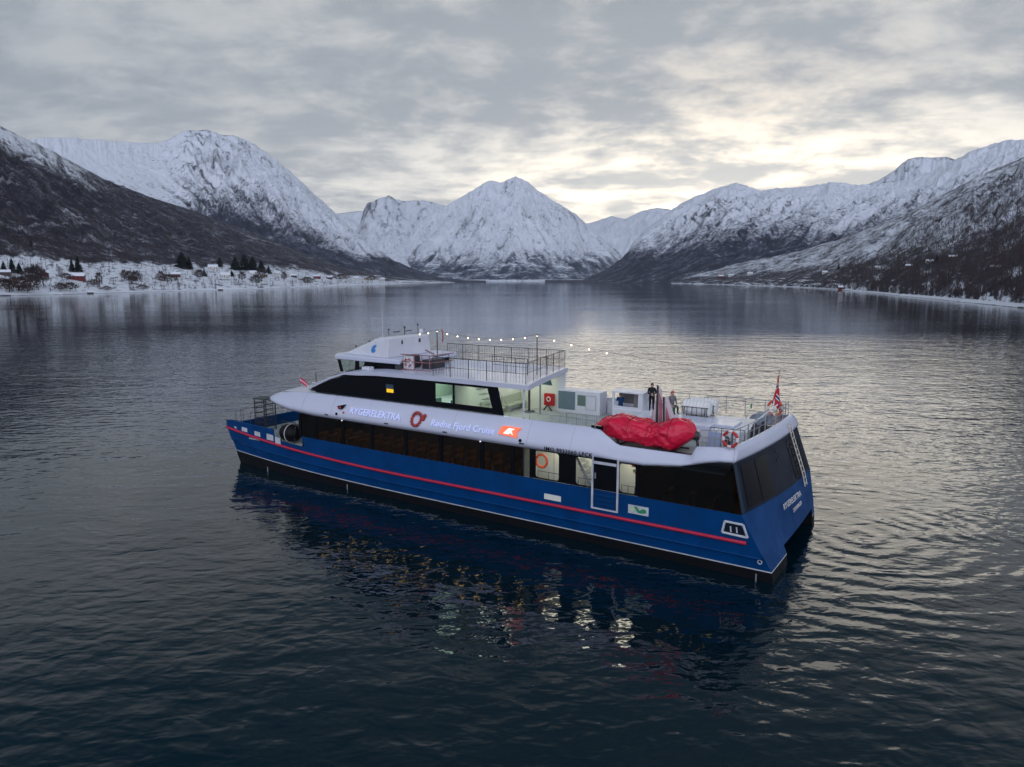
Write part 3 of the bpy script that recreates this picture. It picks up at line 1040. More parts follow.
# ---- foredeck, its bulwark cap and front bulwark
mb = MB()
mb.box(30.4, 36.2, -4.42, 4.42, 2.12, 2.22)
mb.prism([(36.2, -4.3), (38.1, -3.4), (38.1, 3.4), (36.2, 4.2)], 'z', 2.12, 2.22)
mb.build('foredeck', M_deck, ferry)
mb = MB()
mb.box(38.05, 38.2, -4.4, 3.9, 0.95, 3.05)
mb.build('front_bulwark', M_blue, ferry)
for s in (1, -1):
    mb = MB()
    for (xa, xc) in ((33.4, 38.6),):
        pts = [(x, s * (yo(x, 3.0) - 0.05), 3.03 + sheer(x, .18)) for x in np.linspace(xa, xc, 14)]
        mb.tube(pts, 0.06, 6)
    mb.build('bulwark_cap', M_blue, ferry, smooth=True)
    # inside of the bulwark
    rows = [[(x, s * (yo(x, 2.5) - 0.09), z + sheer(x, .18) * (z > 2.5)) for x in np.linspace(33.4, 38.3, 10)] for z in (2.2, 3.02)]
    MB().grid(rows, flip=(s < 0)).build('bulwark_lining', M_slate, ferry)
# freeing ports: pale openings above the strake
for x, w, hgt in ((37.9, .25, .12), (36.75, .62, .30), (35.2, .62, .32), (33.75, .70, .42), (32.9, .55, .46)):
    z = 1.90 + sheer(x, .85)
    if x < 33.5:
        z = 2.24 - .05
    mb = MB()
    mb.obox((x, yo(x, 2.2) + .012, z + hgt / 2), (w / 2, 0, .02), (0, .012, 0), (0, 0, hgt / 2))
    mb.build('freeing_port', M_line, ferry)
# stanchions of the foredeck rail
mb = MB()
for x in np.linspace(33.6, 38.3, 6):
    mb.tube([(x, 4.3 - .42 * max(0, (x - 28) / 10.8) ** 2, 3.0), (x, 4.25 - .42 * max(0, (x - 28) / 10.8) ** 2, 3.95 if int(x * 10) % 3 else 3.5)], .02, 5)
for y in np.linspace(-3.6, 3.6, 6):
    mb.tube([(38.12, y, 3.0), (38.12, y, 3.95)], .02, 5)
mb.tube([(38.12, -3.6, 3.95), (38.12, 3.6, 3.95)], .018, 5)
mb.tube([(38.12, -3.6, 3.5), (38.12, 3.6, 3.5)], .014, 5)
mb.build('foredeck_rail', M_darkrail, ferry)
# boarding ladder rack and windlass standing on the foredeck
mb = MB()
for y in (1.9, 2.9):
    for x in (36.3, 37.4):
        mb.tube([(x, y, 2.2), (x, y, 4.75)], .035, 6)
    mb.tube([(36.3, y, 4.75), (37.4, y, 4.75)], .035, 6)
    for z in np.linspace(2.6, 4.5, 6):
        mb.tube([(36.3, y, z), (37.4, y, z)], .02, 5)
for x in (36.3, 37.4):
    for z in np.linspace(2.5, 4.75, 7):
        mb.tube([(x, 1.9, z), (x, 2.9, z)], .028, 5)
for y in np.linspace(1.95, 2.85, 6):
    mb.tube([(36.3, y, 2.5), (36.3, y, 4.75)], .014, 4)
for x in np.linspace(36.4, 37.3, 6):
    mb.tube([(x, 2.9, 2.5), (x, 2.9, 4.75)], .014, 4)
mb.box(36.2, 37.5, 1.8, 3.0, 4.76, 4.80)
mb.build('gangway_rack', M_dark, ferry)
mb = MB()
mb.box(34.2, 34.9, 1.0, 2.0, 2.22, 2.5)
mb.tube([(34.6, .8, 2.7), (34.6, 2.2, 2.7)], .16, 12)
mb.tube([(34.6, .7, 2.7), (34.6, .82, 2.7)], .28, 12)
mb.tube([(34.6, 2.15, 2.7), (34.6, 2.3, 2.7)], .28, 12)
mb.build('windlass', M_grey, ferry)
for y in (3.2, 2.75):
    mb = MB()
    mb.tube([(34.6, y, 2.2), (34.6, y, 2.75)], .09, 8)
    mb.tube([(34.45, y, 2.66), (34.75, y, 2.66)], .05, 6)
    mb.build('bollard', M_line, ferry)

# ---- main deck house (lower saloon): floor, ceiling, inner partition, front wall
BAND0, BAND1 = 3.03, 4.62
mb = MB()
mb.box(1.9, 30.4, -4.40, 4.40, 2.10, 2.20)
mb.build('saloon_floor', M_floor, ferry)
mb = MB()
mb.box(12.9, 30.6, -4.50, 4.50, 4.66, 4.74)
mb.box(2.2, 6.2, -4.40, 4.40, 4.66, 4.74)
mb.build('saloon_ceiling', M_inter, ferry)
mb = MB()
mb.box(12.5, 30.3, -1.2, -1.1, 2.2, 4.66)
mb.box(2.3, 6.1, -1.2, -1.1, 2.2, 4.66)
mb.box(12.28, 12.38, -4.45, 3.05, 2.2, 4.66)
mb.box(12.9, 12.98, 3.0, 4.50, 2.2, 4.66)
mb.box(6.20, 6.30, -4.45, 4.50, 2.2, 4.66)
mb.build('saloon_partition', M_wood, ferry)
mb = MB()
mb.box(30.42, 30.55, -4.40, 4.40, 2.22, 4.66)
fw = mb.build('saloon_front', M_black, ferry)
mb = MB()
mb.box(30.56, 30.60, 2.6, 3.5, 2.3, 4.35)
d = mb.build('foredeck_door', M_cream, ferry)
MB().box(30.605, 30.63, 2.8, 3.3, 3.2, 4.1).build('door_window', M_glasssmoke, d)
MB().box(30.605, 30.66, 3.36, 3.42, 3.2, 3.5).build('handle', M_dark, d)

# lower panes: port and starboard, each its own sheet of glass, mullions between
mull = [30.45, 28.9, 26.41, 23.88, 21.10, 18.43, 15.53, 13.49, 12.30]
for s in (1, -1):
    for a, b in zip(mull[:-1], mull[1:]):
        mb = MB()
        ya, yb = s * (yo(a, 3.2) - .02), s * (yo(b, 3.2) - .02)
        mb.add([(a - .10, ya, BAND0), (b + .10, yb, BAND0), (b + .10, yb, BAND1), (a - .10, ya, BAND1)], [(0, 1, 2, 3) if s > 0 else (3, 2, 1, 0)])
        mb.build('window', M_glasssmoke if s < 0 else M_glassdark, ferry)
    for x in mull:
        mb = MB()
        mb.box(x - .12, x + .12, s * yo(x, 3.2) - .06, s * yo(x, 3.2) + .01, BAND0, BAND1)
        mb.build('window_mullion', M_black, ferry)
# seats: rows of two against the windows, lit by ceiling lamps
seat = MB()
seat.box(-.25, .25, -.48, .48, .0, .45)
seat.box(-.33, -.20, -.48, .48, .35, 1.15)
proto = None
for x in np.arange(13.3, 29.9, 0.95):
    for y in (3.75, 2.4):
        if proto is None:
            proto = seat.build('seat', M_seat, ferry, bevel=.05)
            o = proto
        else:
            o = proto.copy()
            COL.objects.link(o)
        o.location = (x, y, 2.2)
for x in (3.0, 4.2, 5.3):
    o = proto.copy()
    COL.objects.link(o)
    o.location = (x, 3.4, 2.2)
lamp = MB()
lamp.add([(-.12, -.12, 0), (.12, -.12, 0), (.12, .12, 0), (-.12, .12, 0)], [(3, 2, 1, 0)])
lp = None
for x in list(np.arange(13.4, 30.0, 1.45)) + [3.2, 4.9]:
    for y in (3.9, 1.6):
        if lp is None:
            lp = lamp.build('ceiling_lamp', M_lampwarm, ferry)
            o = lp
        else:
            o = lp.copy()
            COL.objects.link(o)
        o.location = (x, y, 4.65)

# ---- boarding recess with its openings
mb = MB()
mb.box(6.32, 12.86, 3.05, 3.12, 2.2, 4.66)
mb.box(12.82, 12.88, 3.12, 4.50, 2.2, 4.66)
mb.box(6.32, 12.86, 3.12, 4.50, 4.66, 4.74)
mb.build('recess_wall', M_cream, ferry)
for x in (11.75, 10.9, 9.2, 8.9, 6.9):
    MB().box(x - .012, x + .012, 3.12, 3.135, 2.3, 4.6).build('panel_joint', M_grey, ferry)
for x0 in (6.5, 8.7, 10.8):
    mb = MB()
    mb.add([(x0, 3.5, 4.655), (x0 + 1.0, 3.5, 4.655), (x0 + 1.0, 4.2, 4.655), (x0, 4.2, 4.655)], [(3, 2, 1, 0)])
    mb.build('recess_lamp', M_lampwhite, ferry)


def rounded(x0, x1, z0, z1, r, n=5):
    out = []
    for cx, cz, a0 in ((x1 - r, z1 - r, 0), (x0 + r, z1 - r, 90), (x0 + r, z0 + r, 180), (x1 - r, z0 + r, 270)):
        for i in range(n + 1):
            a = R(a0 + 90 * i / n)
            out.append((cx + r * math.cos(a), cz + r * math.sin(a)))
    return out


def plate_with_holes(x0, x1, z0, z1, holes, r, y0, y1, name, m, parent):
    """upright plate with rounded openings"""
    mb = MB()
    holes = sorted(holes)
    xs = x0
    for (a, b, c, d) in holes:
        mb.prism([(xs, z0), (a, z0), (a, z1), (xs, z1)], 'y', y0, y1)
        mb.prism([(a, z0), (b, z0), (b, c), (a, c)], 'y', y0, y1) if c > z0 + .01 else None
        mb.prism([(a, d), (b, d), (b, z1), (a, z1)], 'y', y0, y1) if d < z1 - .01 else None
        if r > 0:      # corner fillets
            for cx, cz, sx, sz in ((a, c, 1, 1), (b, c, -1, 1), (b, d, -1, -1), (a, d, 1, -1)):
                pts = [(cx, cz)]
                for i in range(6):
                    t = R(90 * i / 5)
                    pts.append((cx + sx * r * (1 - math.sin(t)), cz + sz * r * (1 - math.cos(t))))
                mb.prism(pts, 'y', y0, y1)
        xs = b
    mb.prism([(xs, z0), (x1, z0), (x1, z1), (xs, z1)], 'y', y0, y1)
    return mb.build(name, m, parent)


plate_with_holes(6.22, 12.28, BAND0, BAND1, [(6.42, 7.28, 3.08, 4.56), (8.72, 9.70, 3.08, 4.56), (10.66, 12.10, 3.08, 4.56)], .16, 4.50, 4.60, 'boarding_side', M_black, ferry)
mb = MB()
mb.box(6.30, 6.42, -4.60, -4.50, BAND0, BAND1)
mb.box(6.42, 12.28, -4.60, -4.50, BAND0, BAND1)
mb.build('boarding_side', M_black, ferry)
# side gate in its white frame, reaching down to the strake
mb = MB()
for x in (7.32, 8.70):
    mb.box(x - .05, x + .05, 4.615, 4.665, 2.0, 4.72)
mb.box(7.37, 8.65, 4.615, 4.665, 2.0, 2.07)
gate = mb.build('gate_frame', M_line, ferry)
mb = MB()
mb.box(7.38, 8.64, 4.625, 4.65, 3.06, 4.70)
g = mb.build('side_door', M_black, ferry)
MB().box(7.40, 8.62, 4.652, 4.665, 4.36, 4.50).build('door_stripe', M_line, g)
MB().box(8.50, 8.56, 4.652, 4.70, 3.6, 3.9).build('handle', M_grey, g)
mb = MB()
for z in np.linspace(2.2, 2.9, 4):
    mb.tube([(7.4, 4.63, z), (8.62, 4.63, z)], .012, 4)
mb.build('gate_bars', M_slate, ferry)
# low hand rails in the openings
for a, b in ((6.5, 7.2), (8.8, 9.6), (10.7, 12.0)):
    mb = MB()
    zt_ = 3.42
    mb.tube([(a, 4.44, 3.05), (a, 4.44, zt_), (b, 4.44, zt_), (b, 4.44, 3.05)], .018, 5)
    mb.tube([((a + b) / 2, 4.44, 3.05), ((a + b) / 2, 4.44, zt_)], .014, 5)
    mb.build('recess_rail', M_dark, ferry)
# stair seen in the recess
mb = MB()
for i in range(7):
    mb.box(8.7 + i * .17, 8.98 + i * .17, 3.3, 4.1, 2.5 + i * .30, 2.54 + i * .30)
mb.obox((9.3, 4.12, 3.45), (.60, 0, 1.02), (0, .02, 0), (-.06, 0, .04))
mb.build('stair', M_grey, ferry)
# notices on the recess wall
MB().box(6.9, 7.22, 3.13, 3.15, 4.05, 4.45).build('notice_board', mat('brown_notice', (.22, .07, .02), .6, var=.4, vscale=14), ferry)
mb = MB()
mb.tube([(7.05, 3.13, 3.85), (7.05, 3.16, 3.85)], .09, 12)
mb.build('green_sign', M_greensign, ferry)
MB().box(6.48, 6.62, 3.13, 3.16, 3.3, 3.5).build('door_latch', M_dark, ferry)
MB().box(6.42, 6.50, 4.46, 4.49, 4.1, 4.32).build('orange_sign', M_orange, ferry)
# hull marks on the blue side
MB().box(10.5, 11.5, 4.622, 4.64, 2.00, 2.30).build('boarding_step', M_cream, ferry)
mb = MB()
mb.box(5.68, 6.74, 4.622, 4.636, 2.12, 2.56)
sg = mb.build('rescue_sign', M_line, ferry)
mb = MB()
mb.prism([(6.44, 2.50), (6.30, 2.52), (6.14, 2.33), (5.98, 2.44), (5.82, 2.42), (5.78, 2.26), (6.02, 2.20), (6.22, 2.20)], 'y', 4.637, 4.642)
mb.build('sign_symbol', M_greensign, sg)
mb = MB()
mb.tube([(6.52, 4.637, 2.34), (6.52, 4.642, 2.34)], .11, 12)
mb.build('sign_symbol', mat('pale_green', (.5, .62, .35), .5), sg)
# framed mooring fairlead at the quarter
mb = MB()
O = [(.98, 2.02), (2.12, 2.06), (2.02, 2.60), (1.20, 2.58)]
for p, q in zip(O, O[1:] + O[:1]):
    mb.tube([(p[0], 4.64, p[1]), (q[0], 4.64, q[1])], .055, 6)
for x in (1.45, 1.72):
    mb.tube([(x, 4.66, 2.16), (x + .03, 4.66, 2.42)], .035, 6)
mb.build('fairlead_frame', M_line, ferry)
mb = MB()
mb.prism([(1.05, 2.08), (2.06, 2.11), (1.97, 2.56), (1.24, 2.54)], 'y', 4.618, 4.626)
mb.build('fairlead_recess', M_slate, ferry)
# small fittings near the waterline
mb = MB()
mb.tube([(.42 + .09 * math.cos(a), 4.52, .95 + .09 * math.sin(a)) for a in np.linspace(0, 2 * math.pi, 13)[:-1]], .022, 5, closed=True)
mb.build('draught_mark', M_line, ferry)
for x in (0.55, 34.2, 26.3):
    MB().tube([(x, 4.50, .35), (x, 4.50, -.2)], .035, 6).build('overboard_pipe', M_grey, ferry)

# ---- after saloon band (side) and transom band
def rim_bot(x):
    return 4.62 + .74 * sstep(np.array(x), 5.6, 1.75).item()


xs = list(np.linspace(6.2, 1.6, 14))
for s in (1, -1):
    mb = MB()
    rows = []
    for f in (0, 1):
        row = []
        for i, x in enumerate(xs):
            zb = lerp(BAND0, rim_bot(x) + .03, f)
            xx = max(x, xt(B, zb) + .015)
            row.append((xx, s * (4.60 - .02 * f), zb))
        rows.append(row)
    mb.grid(rows, flip=(s > 0))
    mb.build('after_side_window', M_glasssmoke, ferry)
# transom band in slate blue panels with three tall panes
mb = MB()
rows = []
zz = list(np.linspace(3.02, 5.36, 7))
yy = list(np.linspace(-5.38, 4.6, 44))
rows = [[(xt(y, z), y * lerp(1, .995, (z - 3) / 2.3), z) for y in yy] for z in zz]
mb.grid(rows)
mb.build('transom_panel', M_slate, ferry)


def transom_pane(ya, yb, za, zb, name, m, off=.02):
    mb = MB()
    rows = []
    for z in np.linspace(za, zb, 5):
        rows.append([(xt(y, z) - off, y, z) for y in np.linspace(ya, yb, 7)])
    mb.grid(rows)
    return mb.build(name, m, ferry)


transom_pane(2.55, 3.95, 3.18, 5.12, 'transom_window', M_black)
transom_pane(1.05, 2.42, 3.18, 5.12, 'transom_window', M_black)
transom_pane(-4.6, -2.2, 3.18, 5.12, 'transom_window', M_black)
transom_pane(4.30, 4.59, 3.05, 5.30, 'corner_post', mat('corner_panel', (.022, .036, .055), .35, spec=.15, var=.1))
mb = MB()
mb.tube([(xt(-.1, 4.55) - .04, -.1, 4.55), (xt(-.75, 4.62) - .04, -.75, 4.62)], .03, 5)
mb.tube([(xt(-.2, 5.0) - .04, -.2, 4.95), (xt(-.5, 4.9) - .04, -.5, 5.0)], .03, 5)
mb.build('grab_handle', M_dark, ferry)
# rigid ladder up the starboard half of the transom
mb = MB()
for y in (-3.0, -3.45):
    mb.tube([(xt(y, z) - .16, y, z) for z in np.linspace(2.6, 5.9, 6)], .03, 6)
for z in np.linspace(2.75, 5.7, 11):
    mb.tube([(xt(-3.0, z) - .16, -3.0, z), (xt(-3.45, z) - .16, -3.45, z)], .028, 5)
mb.build('transom_ladder', mat('ladder_alu', (.62, .58, .50), .4, .3), ferry)
# name and home port
def stern_text(body, size, y0, z0, name):
    p = Vector((xt(y0, z0), y0, z0))
    q = Vector((xt(y0 - 2.5, z0), y0 - 2.5, z0))
    w = Vector((xt(y0 - 1, z0 + .4), y0 - 1, z0 + .4)) - Vector((xt(y0 - 1, z0), y0 - 1, z0))
    return text_mesh(body, size, .006, name, M_ringwhite, ferry, p + Vector((-.10, 0, .02)), q - p, w)


stern_text('RYGERELEKTRA', .42, .75, 2.30, 'ship_name')
stern_text('STAVANGER', .30, -.45, 1.86, 'home_port')

# ---- the pale rim round the upper deck
RIMX = [1.74, 2.4, 3.0, 3.5, 3.62, 3.75, 4.2, 6.0, 7.3, 7.55, 8.0, 8.6, 9.2, 10.5, 12.0, 14.6, 18, 22, 26, 29, 31.5, 32.9, 33.8, 34.5, 35.0, 35.3]
RIMY = [4.62] * 19 + [4.62, 4.56, 4.42, 4.18, 3.7, 2.9, 1.7]


def rim_top(x):
    return interp(x, [1.74, 3.5, 3.62, 3.75, 7.3, 7.55, 8.6, 9.2, 14.6, 28, 31.2, 35.3], [6.02, 5.86, 5.72, 5.40, 5.40, 5.46, 5.98, 6.03, 6.05, 6.05, 5.98, 5.50])


def rim_low(x):
    if x < 6.2:
        return rim_bot(x)
    return 4.62 + .56 * sstep(np.array(x), 30.0, 35.2).item()


mb = MB()
rows_p = []
for x, y in zip(RIMX, RIMY):
    zb, ztp = rim_low(x), rim_top(x)
    hgt = max(ztp - zb, .3)
    lean = 1.0 if x > 9 else lerp(.35, 1.0, sstep(np.array(x), 7.3, 9.2).item())
    fwd = sstep(np.array(x), 30.5, 35.2).item()
    pr = [(0, 0), (.04, .16), (.00, .30), (-.26 * lean, .66), (-.60 * lean, .97), (-.72 * lean, 1.0)]
    cc = []
    for dy, f in pr:
        cc.append((x + dy * fwd * .8, y + dy, zb + hgt * f))
    rows_p.append(cc)
# transom corner: wrap across the stern
mb.grid(rows_p)
mb.grid([[(p[0] - .7 * max(0, (5 - p[0]) / 3.26), -p[1] - .8 * min(1, max(0, (34.5 - p[0]) / 6)), p[2]) for p in r] for r in rows_p], flip=True)
# blunt front between the two sides
fr = []
for k in range(6):
    p = rows_p[-1][k]
    fr.append([(p[0] + .12 * (1 - (y / p[1]) ** 2) if abs(p[1]) > .1 else p[0], y, p[2]) for y in np.linspace(p[1], -p[1], 9)])
mb.grid(fr, flip=False)
# stern rim
st = []
for z, off, ye in ((5.36, 0, 4.62), (5.47, -.04, 4.66), (5.56, -.03, 4.62), (5.80, .0, 4.53), (6.0, .08, 4.41), (6.02, .16, 4.37)):
    st.append([(xt(y, z) + off, y, z) for y in np.linspace(-ye - .8, ye, 33)])
mb.grid(st)
rim = mb.build('upper_rim', M_rim, ferry, smooth=True)
md = rim.modifiers.new('solid', 'SOLIDIFY')
md.thickness = .05
md.offset = -1
# inner bulwark walls
mb = MB()
for s in (1, -1):
    rows = []
    for f in (0, 1):
        row = []
        for x in [3.5, 3.75, 7.3, 7.55, 8.0, 8.6, 9.2, 12, 14.6]:
            lean = lerp(.35, 1.0, sstep(np.array(x), 7.3, 9.2).item())
            row.append((x, s * (4.62 - .74 * lean - .05) - (.8 if s < 0 else 0), lerp(5.1, rim_top(x) - .03, f)))
        rows.append(row)
    mb.grid(rows, flip=(s > 0))
mb.build('inner_bulwark', M_white, ferry)
# upper deck
mb = MB()
mb.prism([(2.0, -5.0), (18.4, -5.0), (18.4, 3.9), (14.7, 4.2), (2.0, 4.2), (1.6, 2.2), (1.4, -.4), (1.25, -3.0), (1.2, -5.0)], 'z', 4.98, 5.10)
mb.build('upper_deck', M_deck, ferry)
# front roof between the rims
mb = MB()
rows = []
for x, w in ((17.95, 3.92), (20, 3.92), (26, 3.92), (28, 3.9), (31.0, 3.8), (32.6, 3.6), (33.6, 3.2), (34.4, 2.4), (34.75, 1.6)):
    z = rim_top(x) - .03
    rows.append([(x, y, z + .05 * (1 - (y / w) ** 2)) for y in np.linspace(-w, w, 7)])
mb.grid(rows)
mb.build('fore_roof', M_white, ferry, smooth=True)
# low grab rail and panel joints along the rim
for x in (30.2, 27.4, 24.2, 17.6, 12.6, 10.0):
    zb, hgt = rim_low(x), rim_top(x) - rim_low(x)
    pts = [(x, 4.62 + dy + .004, zb + hgt * f) for dy, f in ((.04, .16), (.0, .30), (-.26, .66), (-.60, .97))]
    MB().tube(pts, .007, 4).build('panel_joint', M_grey, ferry)
for x in (27.8, 22.6, 18.1, 12.9):
    zb, hgt = rim_low(x), rim_top(x) - rim_low(x)
    MB().box(x - .16, x + .16, 4.655, 4.672, zb + .17, zb + .25).build('rim_vent', M_dark, ferry)
# wiper arms and a search light on the wheelhouse
for y in (-1.6, 0, 1.6):
    MB().tube([(28.56, y, 8.2), (28.40, y + .25, 7.75)], .014, 4).build('wiper', M_dark, ferry)
mb = MB()
mb.tube([(28.9, -1.2, 8.55), (28.9, -1.2, 8.8)], .03, 6)
mb.tube([(28.75, -1.2, 8.88), (29.05, -1.2, 8.88)], .11, 10)
mb.build('search_light', M_dark, ferry)
# roof hatches and vents on the house roof
for x, y in ((25.4, 3.2), (24.4, -3.2)):
    MB().box(x - .3, x + .3, y - .25, y + .25, 7.80, 7.98).build('roof_hatch', M_white, ferry, bevel=.02)
# scupper holes, small lights along the rim
for x in (26.88, 13.0):
    mb = MB()
    mb.tube([(x, 4.60, 4.98), (x, 4.675, 4.98)], .09, 10)
    mb.build('scupper', M_black, ferry)
for x in (26.4, 15.6):
    MB().ball((x, 4.66, 4.60), .042).build('deck_light', M_whglow, ferry)
# lit lettering, wreath sign, banner sign, small dark mark
sl = Vector((0, -.62, 1.0)).normalized()


def rim_pt(x, f):
    zb, hgt = rim_low(x), rim_top(x) - rim_low(x)
    return Vector((x, 4.62 + np.interp(f, [.30, .66], [.0, -.26]) + .03, zb + hgt * f))


def rim_text(body, x0, f, size, name, m):
    p = rim_pt(x0, f)
    q = rim_pt(x0, f + .1)
    return text_mesh(body, size, .015, name, m, ferry, p + Vector((0, .05, 0)), (-1, 0, 0), q - p)


rim_text('RYGERELEKTRA', 25.75, .36, .60, 'lit_name', M_signglow)
rim_text('Rødne Fjord Cruise', 19.15, .34, .56, 'lit_operator', M_signglow)
text_mesh('IMO 9932060 LPCK', .31, .004, 'registration', M_black, ferry, (11.50, 4.70, 4.655), (-1, 0, 0), (0, -.12, 1), spacing=1.10, bold=.003)
mb = MB()
for i in range(14):
    a = 2 * math.pi * i / 14
    c = rim_pt(20.3 + .34 * math.cos(a), .50 + .26 * math.sin(a))
    mb.ball((c.x, c.y + .02, c.z), .105, 7, 5)
for dx, df in ((-.42, .10), (-.55, .16), (-.5, .04)):
    c = rim_pt(20.3 + dx, .5 + df)
    mb.ball((c.x, c.y + .02, c.z), .13, 7, 5)
mb.build('wreath_sign', mat('wreath_red', (.45, .06, .05), .6, var=.5, vscale=5), ferry)
mb = MB()


def on_rim_poly(pts, name, m, off, parent):
    mb = MB()
    vs = [rim_pt(x, f) + Vector((0, off, off * .4)) for x, f in pts]
    vs2 = [v + Vector((0, .03, .01)) for v in vs]
    n = len(pts)
    mb.add(vs + vs2, [tuple(range(n)), tuple(range(2 * n - 1, n - 1, -1))] + [(i, n + i, n + (i + 1) % n, (i + 1) % n) for i in range(n)])
    return mb.build(name, m, parent)


bs = on_rim_poly([(14.42, .38), (14.30, .66), (14.05, .69), (13.05, .69), (13.28, .53), (13.20, .33)], 'banner_sign', M_orglow, .03, ferry)
on_rim_poly([(14.08, .42), (13.80, .62), (13.42, .62), (13.62, .54), (13.45, .40), (13.68, .47), (13.72, .41)], 'sign_symbol', M_whglow, .075, bs)
on_rim_poly([(26.95, .58), (26.2, .70), (26.45, .48), (26.75, .46)], 'wing_mark', M_black, .02, ferry)
c = rim_pt(26.66, .53)
mb = MB()
mb.ball((c.x, c.y + .06, c.z), .10, 8, 6, (1, .4, 1))
mb.build('red_mark', M_ringred, ferry)
MB().ball(tuple(rim_pt(26.25, .36) + Vector((0, .05, 0))), .07, 8, 6, (1, .4, 1)).build('red_mark', M_ringred, ferry)

# ---- upper house
HY = 3.9
mb = MB()
FW = 19.35
fore = [(30.0, 6.30), (29.5, 6.06), (FW, 6.06), (FW, 7.60), (22.5, 7.59), (25.0, 7.52), (26.6, 7.38), (27.9, 7.05), (28.9, 6.72)]
mb.prism(fore, 'y', HY - .06, HY)
mb.prism([(FW, 6.06), (15.05, 6.06), (15.05, 6.40), (FW, 6.40)], 'y', HY - .06, HY)
mb.prism([(FW, 7.48), (15.05, 7.48), (15.05, 7.62), (FW, 7.61)], 'y', HY - .06, HY)
mb.prism([(15.05, 6.40), (15.30, 6.40), (15.62, 7.48), (15.05, 7.48)], 'y', HY - .06, HY)
mb.prism([(15.05, 6.06), (14.62, 6.04), (14.55, 6.10), (14.95, 7.62), (15.05, 7.62)], 'y', HY - .06, HY)
mb.prism([(18.06, 6.40), (17.96, 6.40), (17.96, 7.48), (18.06, 7.48)], 'y', HY - .06, HY)
mb.build('house_side', M_black, ferry)
mb = MB()
mb.prism([(29.75, 6.32), (29.3, 6.06), (14.8, 6.06), (14.95, 7.60), (22.5, 7.59), (25.0, 7.52), (26.6, 7.38), (27.9, 7.05), (28.9, 6.72)], 'y', -HY, -HY + .06)
mb.build('house_side', M_slate, ferry)
for pts in ([(19.30, 6.43), (18.08, 6.43), (18.08, 7.46), (19.30, 7.46)], [(17.94, 6.43), (15.34, 6.43), (15.62, 7.46), (17.94, 7.46)]):
    mb = MB()
    mb.add([(x, HY - .03, z) for x, z in pts], [(0, 1, 2, 3)])
    mb.build('lounge_window', M_glassclear, ferry)
# small screen glowing in the black side
MB().box(22.62, 23.18, HY + .003, HY + .012, 6.62, 6.84).build('amber_screen', M_amber, ferry)
MB().box(22.62, 23.22, HY + .003, HY + .012, 6.85, 7.12).build('dark_screen', M_darkscreen, ferry)
# lounge inside
mb = MB()
mb.box(18.0, 28.0, -3.8, 3.8, 5.12, 5.22)
mb.box(18.0, 21.4, -2.6, -2.5, 5.22, 7.58)
mb.box(21.3, 21.4, -3.8, 3.8, 5.22, 7.58)
mb.build('lounge_room', M_inter, ferry)
mb = MB()
for x, y in ((20.4, 2.8), (19.2, 2.6), (20.3, 1.0), (19.2, 1.0), (18.5, 3.2)):
    mb.box(x - .35, x + .35, y - .35, y + .35, 5.22, 5.68)
    mb.box(x - .38, x - .26, y - .35, y + .35, 5.68, 6.35)
mb.box(18.3, 20.8, -2.2, -1.6, 5.22, 6.3)
mb.build('lounge_furniture', mat('teal_furniture', (.08, .16, .15), .6, var=.3), ferry)
mb = MB()
mb.box(18.6, 18.9, 1.5, 1.6, 6.2, 7.5)
mb.box(19.2, 19.5, -2.4, -2.35, 6.6, 7.2)
mb.build('lounge_column', mat('ochre_column', (.4, .17, .08), .6), ferry)
mb = MB()
for x in (18.6, 19.6, 20.6):
    mb.add([(x - .3, .4, 7.57), (x + .3, .4, 7.57), (x + .3, 2.8, 7.57), (x - .3, 2.8, 7.57)], [(3, 2, 1, 0)])
mb.build('lounge_lamp', mat('lounge_lamp_glow', (.9, .95, .85), .5, emit=(.80, 1.0, .82), estr=2.2), ferry)
# lounge rear wall, recessed; open deck with benches and a stair under the overhang
mb = MB()
mb.box(17.9, 17.97, -3.3, 3.8, 5.10, 7.60)
mb.build('lounge_rear_wall', M_cream, ferry)
mb = MB()
mb.box(15.05, 17.9, -3.42, -3.34, 5.10, 7.60)
mb.build('rear_side_wall', M_cream, ferry)
mb = MB()
mb.prism([(17.8, 7.55), (15.75, 7.55), (15.45, 6.72), (17.8, 6.78)], 'y', -3.338, -3.33)
mb.build('rear_side_window', mat('teal_pane', (.045, .10, .12), .2), ferry)
mb = MB()
mb.prism([(15.04, 5.1), (14.72, 5.1), (14.5, 7.6), (15.04, 7.6)], 'y', -3.45, -3.25)
mb.build('rear_pillar', M_white, ferry)
mb = MB()
for y0, y1 in ((-3.2, -1.0), (-.6, 1.4)):
    mb.box(17.3, 17.85, y0, y1, 5.5, 5.58)
    mb.box(17.78, 17.86, y0, y1, 5.58, 6.1)
    for yy_ in (y0 + .2, y1 - .2):
        mb.box(17.4, 17.7, yy_ - .03, yy_ + .03, 5.1, 5.5)
mb.build('bench', mat('bench_green_grey', (.42, .46, .36), .6), ferry)
mb = MB()
for i in range(8):
    mb.box(14.9 + .2 * i, 15.2 + .2 * i, 2.75, 3.65, 5.35 + .28 * i, 5.39 + .28 * i)
mb.tube([(14.8, 2.72, 5.2), (16.5, 2.72, 7.5)], .035, 5)
mb.tube([(14.8, 2.72, 6.1), (15.9, 2.72, 7.5)], .02, 5)
mb.build('companion_stair', mat('stair_alu', (.50, .52, .44), .5), ferry)
mb = MB()
mb.tube([(13.5, 3.55, 5.1), (13.3, 3.75, 7.62)], .06, 8)
mb.build('roof_post', M_white, ferry)
mb = MB()
mb.tube([(16.4, -2.0, 5.10), (16.4, -2.0, 7.60)], .075, 8)
mb.box(16.15, 16.65, -2.3, -1.7, 5.10, 5.17)
mb.build('roof_post', M_dark, ferry)
